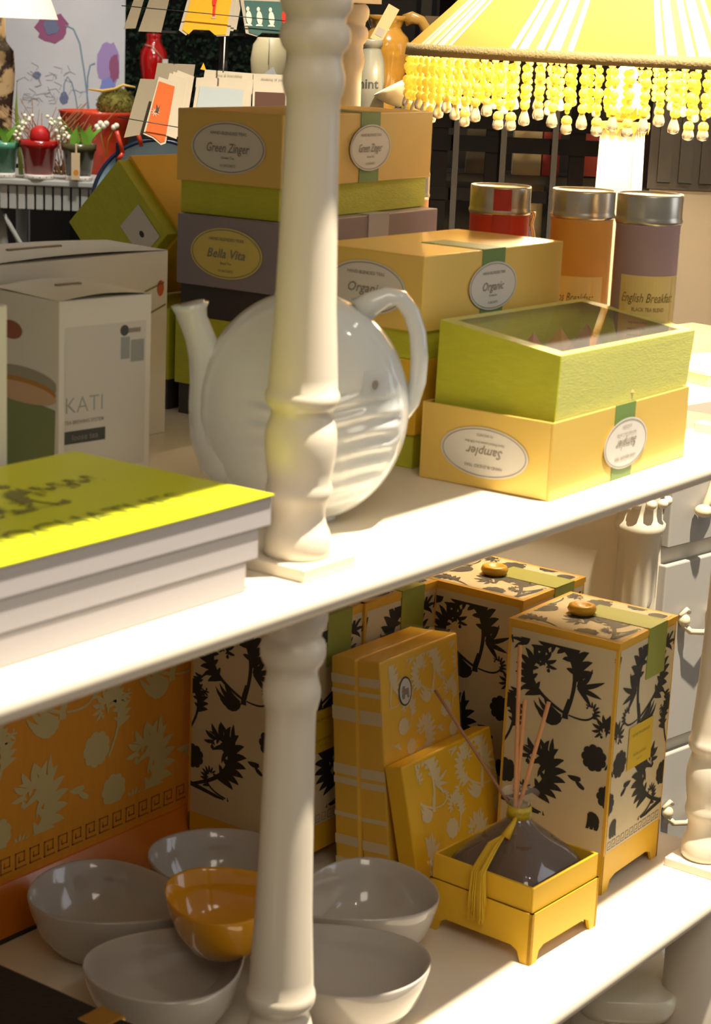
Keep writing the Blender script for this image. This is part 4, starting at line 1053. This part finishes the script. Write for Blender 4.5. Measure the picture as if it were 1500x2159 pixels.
# coral planter with moss ball
cp = at(205, 372, 4.75)
cpl = thing('coral_planter', 'large coral red basket planter behind the olive pot', 'planter', (cp.x, cp.y, ztab), FACE)
Mcor = mat('coral_red', rgb(214, 66, 36), .35, coat=.3, bump=.7, bscale=70)
hC = at(205, 232, 4.75).z - ztab
MB().lathe([(0, .055), (.02, .060), (hC*.75, .082), (hC*.78, .086), (hC*.95, .092), (hC, .096), (hC, .088), (hC*.9, .080), (hC*.88, .001)], 44).build('pot_body', Mcor, cpl)
mo = at(245, 222, 4.72)
mos = thing('moss_ball', 'round ball of brown green moss sitting in the coral planter', 'moss', (mo.x, mo.y, mo.z), FACE)
q = MB(); rn = random.Random(2); q.ball((0, 0, 0), .044, 20, 14, sz=.85)
for i in range(520):
    a, b_ = rn.uniform(0, 2*PI), rn.uniform(-.4, 1.4); p = Vector((math.cos(a)*math.cos(b_), math.sin(a)*math.cos(b_), math.sin(b_)*.85))*.044
    dd = Vector((rn.uniform(-1,1), rn.uniform(-1,1), rn.uniform(-1,1)))*.008
    q.tube([p-dd, p+p.normalized()*.003, p+dd], .0007, 3, cap=False)
q.build('moss', mat('moss_green', rgb(118, 112, 44), .9, noise=.3, nscale=60), mos)
q = MB(); q.tube([(-.065, -.02, .036), (-.03, -.03, .034), (.0, -.03, .040), (.02, -.03, .050), (.05, -.03, .046)], [.002,.004,.0035,.004,.002], 6); q.build('raffia_bow', mat('raffia', rgb(214, 180, 90), .7), mos)
rw = thing('blossom_sprig', 'row of small white paper blossoms in front of the coral planter', 'flowers', tuple(at(228, 268, 4.6)), FACE)
q = MB()
for x, z in ((-.026,.0),(-.018,.008),(-.010,.002),(-.004,.008),(.014,.0),(.020,.004),(-.022,-.006)):
    q.ball((x, 0, z), .007, 8, 6)
q.build('blossoms', Mbell, rw)
q = MB(); q.tube([(-.02,.004,0),(-.015,.006,-.03),(-.005,.01,-.07)], .001, 5); q.tube([(.016,.004,0),(.0,.006,-.03),(-.004,.01,-.07)], .001, 5); q.build('stems', Mleaf, rw)

# blue round tray with red ribbon
bt = at(330, 432, 4.2)
tray = thing('blue_tray', 'round pale blue tray with a dark rim and red ribbon behind the tipped box', 'tray', (bt.x, bt.y, bt.z), FACE)
rt = .142
Mz = Matrix.Rotation(math.radians(80), 4, 'X')
MB().lathe([(0, .001), (0, rt-.006), (.003, rt-.006)], 72, Mz, cap=False).build('plate', mat('pale_blue_enamel', rgb(176, 214, 240), .25, coat=.4), tray)
MB().lathe([(-.002, rt-.006), (-.004, rt), (.004, rt+.001), (.005, rt-.005), (.002, rt-.007)], 72, Mz, cap=False).build('rim', mat('navy_rim', rgb(20, 32, 60), .3), tray)
q = MB(); q.box(-.088, -.079, -.012, -.006, .060, .130).box(-.10, -.084, -.012, -.006, .045, .070); q.build('dark_mark', mat('navy_rim', rgb(20, 32, 60), .3), tray)
q = MB(); q.tube([(-.085, -.025, .155), (-.078, -.022, .13), (-.071, -.022, .108)], .005, 6, flat=.5); q.tube([(-.071, -.022, .108), (-.082, -.022, .095)], .005, 6); q.tube([(-.04, -.025, .155), (-.032, -.022, .125)], .005, 6); q.build('ribbon', Mcor, tray)
MB().box(-.05, .05, .01, .06, -rt-.003, -rt+.02).build('stand', M_dark, tray)
te = thing('tray_stand', 'black stand under the blue tray', 'stand', (bt.x, bt.y, 0), FACE); MB().box(-.06, .06, .0, .08, 0, bt.z-rt-.003).build('block', M_dark, te)

# poppy canvas
DC = 5.4
cc = at(130, 120, DC)
cv = thing('poppy_canvas', 'pale canvas painted with purple red poppies, behind the flower pots', 'painting', tuple(cc), FACE)
def cxy(px, py): return ((px-130)/FPX*DC, -(py-120)/FPX*DC)
Mcv = mat('canvas_wash', rgb(206, 204, 206), .7, noise=.10, nscale=9)
q = MB(); W2, H2, n = .172, .30, 24; vs_ = []
for i in range(n+1):
    x = -W2 + 2*W2*i/n; y = .03*(x/W2)**2
    vs_ += [(x, y, -H2), (x, y, H2)]
q.add(vs_, [(2*i, 2*i+2, 2*i+3, 2*i+1) for i in range(n)], 0, True)
q.add([(x, y+.012, z) for x, y, z in vs_], [(2*i, 2*i+1, 2*i+3, 2*i+2) for i in range(n)], 0, True)
def onc(polys, mi, off=.0012):
    for p in polys:
        q.add([(a, .03*(a/W2)**2-off, b) for a, b in p], [tuple(range(len(p)))], mi)
def blob(px, py, rx_, ry_, sd, n=18, jag=.18):
    rn = random.Random(sd); cx_, cy_ = cxy(px, py); k_ = DC/FPX
    pts_ = [(cx_+rx_*k_*math.cos(2*PI*i/n)*(1+rn.uniform(-jag, jag)), cy_+ry_*k_*math.sin(2*PI*i/n)*(1+rn.uniform(-jag, jag))) for i in range(n)]
    return [[(cx_, cy_), pts_[i], pts_[(i+1) % n]] for i in range(n)]
onc(blob(110, 62, 34, 32, 1), 1); onc(blob(108, 60, 16, 16, 2), 2, .002); onc(blob(228, 130, 24, 46, 3), 3); onc(blob(240, 138, 10, 30, 4), 1, .002); onc(blob(226, 178, 16, 20, 5), 4, .0016)
def ln(pts_, wd, mi): onc(strip([cxy(*p) for p in pts_], [wd*DC/FPX]*len(pts_)), mi, .0014)
ln([(138,55),(155,62),(168,90),(178,150),(188,225)], 3, 5); ln([(200,130),(190,135),(185,160),(184,200),(186,225)], 3, 5)
ln([(135,200),(136,175),(143,160),(152,172),(160,200),(164,225)], 2.4, 5); onc(blob(136, 205, 9, 13, 6), 2); onc(blob(78, 160, 9, 8, 7), 2)
rn = random.Random(12)
for i in range(34):
    x = rn.uniform(60, 170); y = rn.uniform(150, 230); a = rn.uniform(0, PI)
    ln([(x, y), (x+14*math.cos(a), y-10*math.sin(a)), (x+26*math.cos(a+.8), y-18*math.sin(a+.8))], 1.0, 6)
q.build('canvas_cloth', [Mcv, mat('poppy_plum', rgb(150, 84, 120), .7), mat('poppy_slate', rgb(110, 116, 146), .7), mat('poppy_mauve', rgb(164, 140, 190), .7), mat('poppy_blue', rgb(130, 140, 206), .7), mat('stem_blue', rgb(120, 142, 160), .7), mat('pencil_line', rgb(150, 146, 150), .8)], cv)
MB().tube([(-.10, .06, -H2*1.0), (-.10, .08, -cc.z)], .006, 8).tube([(.10, .06, -H2), (.10, .08, -cc.z)], .006, 8).build('easel_leg', M_dark, cv)

# lamp and patterned vase at the far left corner
vp = at(0, 235, 4.75)
va = thing('patterned_vase', 'brown and cream patterned vase lamp at the top left corner', 'lamp', (vp.x, vp.y, ztab), FACE)
vm = bpy.data.materials.new('brown_patterned_glaze'); vm.use_nodes = True; nt = vm.node_tree; b = nt.nodes['Principled BSDF']; b.inputs['Roughness'].default_value = .25
vo = nt.nodes.new('ShaderNodeTexNoise'); vo.inputs['Scale'].default_value = 26; vo.inputs['Detail'].default_value = 3; rp = nt.nodes.new('ShaderNodeValToRGB'); rp.color_ramp.elements[0].position = .46; rp.color_ramp.elements[0].color = rgb(60, 44, 34); rp.color_ramp.elements[1].position = .54; rp.color_ramp.elements[1].color = rgb(196, 166, 120)
tcn = nt.nodes.new('ShaderNodeTexCoord'); nt.links.new(tcn.outputs['Object'], vo.inputs['Vector']); nt.links.new(vo.outputs[0], rp.inputs[0]); nt.links.new(rp.outputs[0], b.inputs['Base Color'])
hV = at(0, 85, 4.75).z - ztab
MB().lathe([(0,.024),(.01,.026),(hV*.45,.030),(hV*.75,.037),(hV*.92,.034),(hV*.97,.022),(hV,.015),(hV+.055,.013)], 36).build('body', vm, va)
q = MB().lathe([(hV+.055,.140),(hV+.20,.085)], 48, cap=False).lathe([(hV+.199,.083),(hV+.056,.138)], 48, cap=False)
q.build('shade', mat('cream_lampshade', rgb(236, 216, 176), .8, emis=rgb(255, 236, 200), estr=.8), va)

# hedge and red bottle
hg = at(420, 150, 6.3)
q = MB(); rn = random.Random(21)
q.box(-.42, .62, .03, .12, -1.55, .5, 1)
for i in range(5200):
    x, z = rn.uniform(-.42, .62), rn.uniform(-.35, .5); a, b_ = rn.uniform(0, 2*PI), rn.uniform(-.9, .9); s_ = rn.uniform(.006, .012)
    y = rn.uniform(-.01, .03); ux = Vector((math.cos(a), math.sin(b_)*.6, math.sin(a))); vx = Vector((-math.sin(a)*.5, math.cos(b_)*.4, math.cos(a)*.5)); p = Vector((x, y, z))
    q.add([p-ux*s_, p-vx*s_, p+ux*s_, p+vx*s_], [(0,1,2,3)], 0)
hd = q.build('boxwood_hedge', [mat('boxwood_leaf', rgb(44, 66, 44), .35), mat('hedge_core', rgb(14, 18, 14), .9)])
hd.location = hg; hd.rotation_euler = (0, 0, FACE); tag(hd, 'dark green boxwood hedge panel behind the red bottle and card racks', 'hedge', kind='stuff')
rbp = at(320, 372, 5.6)
zz = at(320, 250, 5.6).z
rb = thing('red_bottle', 'glossy red bottle vase with a white tag, behind the card racks', 'vase', (rbp.x, rbp.y, zz), FACE)
hB = at(320, 72, 5.6).z - zz
MB().lathe([(0,.020),(.02,.022),(hB*.30,.027),(hB*.50,.034),(hB*.66,.040),(hB*.74,.040),(hB*.81,.036),(hB*.87,.027),(hB*.91,.0215),(hB*.97,.021),(hB,.023),(hB+.003,.021),(hB-.002,.016)], 40).build('body', mat('red_bottle_glaze', rgb(186, 18, 16), .08, coat=1), rb)
MB().tube([(-.022,-.030,hB*.88),(.0,-.038,hB*.86),(.03,-.034,hB*.72)], .0014, 6).build('string', M_creamp, rb); MB().box(.030, .046, -.048, -.047, hB*.50, hB*.72).build('tag', M_lab, rb)
rb2 = thing('bottle_stand', 'dark stand under the red bottle vase', 'stand', (rbp.x, rbp.y, 0), FACE); MB().box(-.07, .07, -.07, .07, 0, zz).build('block', M_dark, rb2)
cj = at(572, 205, 4.4)
crj = thing('cream_jar', 'round cream ceramic jar behind the right end of the card rack', 'jar', (cj.x, cj.y, at(572, 160, 4.4).z), FACE)
hJ = at(572, 78, 4.4).z - at(572, 160, 4.4).z
MB().lathe([(-.06,.030),(-.03,.040),(0,.046),(hJ*.4,.049),(hJ*.8,.044),(hJ*.93,.036),(hJ,.034),(hJ-.002,.028)], 40).build('body', mat('cream_glaze', rgb(206, 190, 146), .4), crj)
MB().tube([(-.006,-.048,hJ*.98),(-.006,-.052,hJ*.3)], .0008, 5).build('string', M_ink, crj)
crs = thing('jar_stand', 'dark post under the cream ceramic jar', 'stand', (cj.x, cj.y, 0), FACE); MB().box(-.04, .04, -.03, .03, 0, at(572, 160, 4.4).z-.06).build('block', M_dark, crs)

# ---- greeting-card rack
DR = 3.1
r0 = at(430, 300, DR)
rack = thing('card_rack', 'black wire card rack with grey card backs behind the tea boxes', 'rack', (r0.x, r0.y, 0), FACE)
def kx(px): return (px-430)/FPX*DR
def kz(py): return at(430, py, DR).z
def kk(v): return v/FPX*DR
q = MB()
for px_ in (458, 466): q.box(kx(px_)-.004, kx(px_)+.004, .05, .06, 0, 1.62)
q.build('pole', M_dark, rack)
MB().tube([(kx(255), -.012, kz(20)), (kx(620), -.012, kz(38))], .0008, 6).build('wire', M_dark, rack); MB().tube([(kx(250), -.012, kz(253)), (kx(380), -.012, kz(270))], .0008, 6).build('wire', M_dark, rack)
MB().tube([(kx(470), -.01, kz(75)), (kx(468), -.01, kz(150))], .0012, 6).build('hanging_wire', mat('white_wire', rgb(200, 196, 186), .4), rack)
q = MB()
MB().box(kx(330), kx(600), .02, .05, kz(70)-.002, kz(68)).build('shelf_bar', M_dark, rack); MB().box(kx(300), kx(600), .02, .05, kz(300), kz(298)).build('shelf_bar', M_dark, rack)
Mcardg = mat('grey_card', rgb(136, 126, 106), .7); Mcardw = mat('white_card', rgb(170, 161, 143), .6)
def panel(parent, pts, y, m, name='card_back', th=.0012):
    p = [(kx(a), y, kz(b)) for a, b in pts]; bq_ = [(x, yy+th, z) for x, yy, z in p]; n = len(p)
    mb = MB().add(p, [tuple(range(n))]).add(bq_, [tuple(reversed(range(n)))]).add(p+bq_, [(i, n+i, n+(i+1) % n, (i+1) % n) for i in range(n)])
    return mb.build(name, m, parent)
# the rack's own side panels
panel(rack, [(255,68),(280,-8),(300,-8),(280,66)], .02, Mcardg); panel(rack, [(286,72),(312,-8),(352,-8),(334,72)], .018, Mcardg)
panel(rack, [(257,300),(290,172),(325,172),(300,290)], .03, Mcardg); panel(rack, [(300,290),(325,137),(405,137),(385,290)], .035, Mcardg)
def card(label, pts, y, col, art=None, n=3, dx=3, group='greeting cards in the wire rack'):
    # a pocket holding a few identical cards; the printed one stands in front
    xs = [p[0] for p in pts]; ys = [p[1] for p in pts]
    c = thing('greeting_card', label, 'card', (0, 0, 0), 0, group); c.parent = None
    base = Vector((r0.x, r0.y, 0)); c.location = base; c.rotation_euler = (0, 0, FACE)
    panel(c, pts, y, Mcardw, 'card_sheet')
    cx_, cy_ = sum(xs)/len(xs), sum(ys)/len(ys)
    # printed field
    ins = [(cx_+(a-cx_)*.86, cy_+(b-cy_)*.90) for a, b in pts[:]]
    p = [(kx(a), y-.0008, kz(b)) for a, b in ins]
    mb = MB().add(p, [tuple(range(len(p)))], 0)
    mats_ = [col]
    if art:
        for polys, mi in art: 
            for pl in polys: mb.add([(kx(a), y-.0014, kz(b)) for a, b in pl], [tuple(range(len(pl)))], mi)
    mb.build('print', [col, Mcardw, mat('print_red', rgb(200, 44, 24), .6), M_dgrey, mat('print_pale', rgb(196, 204, 190), .6)], c)
    return c
def sheets(pts, y, dxs):
    for i, dx in enumerate(dxs):
        panel(rack, [(a+dx, b-abs(dx)*.4) for a, b in pts], y+.002*(i+1), Mcardw, 'card_back')
Myel = mat('card_yellow', rgb(222, 156, 24), .6); Mteal = mat('card_teal', rgb(58, 94, 88), .6); Morg = mat('card_orange', rgb(178, 84, 34), .6); Mgb = mat('card_grey_blue', rgb(150, 160, 162), .6); Mbr = mat('card_brown', rgb(72, 46, 34), .6)
yc = [(373,66),(392,-8),(490,-8),(478,73),(452,75),(438,64),(400,64),(388,76)]
def e2(cx_, cy_, a, b_, n=14, rot=0): return [(cx_+a*math.cos(2*PI*i/n)*math.cos(rot)-b_*math.sin(2*PI*i/n)*math.sin(rot), cy_+a*math.cos(2*PI*i/n)*math.sin(rot)+b_*math.sin(2*PI*i/n)*math.cos(rot)) for i in range(n)]
card('yellow greeting card with a red bird, top row of the rack', yc, 0, Myel, [([e2(446, 0, 5, 14, rot=.15), [(443,10),(449,10),(447,34),(442,34)]], 2), ([[(440,34),(449,34),(449,38),(440,38)]], 1)])
sheets([(385,60),(400,-8),(490,-8),(478,66)], 0, (8, 14)); 
tcd = [(512,66),(498,-8),(608,-8),(618,66),(596,72),(585,64),(545,64),(535,72)]
pen = []
for cx_ in (518, 540, 565): pen += [e2(cx_, 33, 6, 15, rot=-.12), e2(cx_-3, 15, 3.5, 5), [(cx_-5,46),(cx_+5,46),(cx_+8,50),(cx_-8,50)]]
card('teal greeting card with white birds and one red one, top row of the rack', tcd, .001, Mteal, [(pen, 4), ([e2(592, 32, 6, 16, rot=-.15)], 2)])
oc = [(302,288),(333,165),(372,176),(350,306),(340,310),(322,296)]
st5 = []
for k_ in range(9):
    a = 2*PI*k_/9; st5.append([(327+3*math.cos(a+.5), 240+3*math.sin(a+.5)), (327+11*math.cos(a), 240+11*math.sin(a)), (327+3*math.cos(a-.5), 240+3*math.sin(a-.5))])
card('orange greeting card with a white burst, lower left of the rack', oc, 0, Morg, [(st5, 1), ([[(327,238),(330,222),(333,232),(338,222),(332,244)]], 3)])
sheets([(315,285),(345,160),(380,172),(362,300)], .002, (10, 18, 26))
gc = [(403,245),(412,178),(520,182),(512,245)]
card('grey blue greeting card in the middle of the lower rack row', gc, .002, Mgb)
sheets([(408,245),(415,165),(524,165),(520,245)], .004, (-4, 6)); panel(rack, [(415,240),(428,146),(532,150),(524,240)], .012, Mcardw)
bcd = [(530,230),(530,150),(604,150),(604,230)]
card('brown greeting card at the right end of the lower rack row', [(530,222),(530,186),(604,186),(604,222)], .003, Mbr); panel(rack, bcd, .010, Mcardw)
q = MB(); q.flat(text2('love & friendship', kx(480), kz(156), kk(8), kk(60)), (0, .0118, 0), (1,0,0), (0,0,1), 0, .0008); q.build('rack_lettering', M_ink, rack); q = MB(); q.flat(text2('thinking of you', kx(570), kz(160), kk(8), kk(50)), (0, .0098, 0), (1,0,0), (0,0,1), 0, .0008); q.build('rack_lettering', M_ink, rack)
panel(rack, [(549,151),(571,134),(578,151)], .02, mat('slate_card', rgb(120, 124, 126), .6)); panel(rack, [(418,146),(424,132),(430,148)], .016, Myel)

bpy.context.view_layer.update()
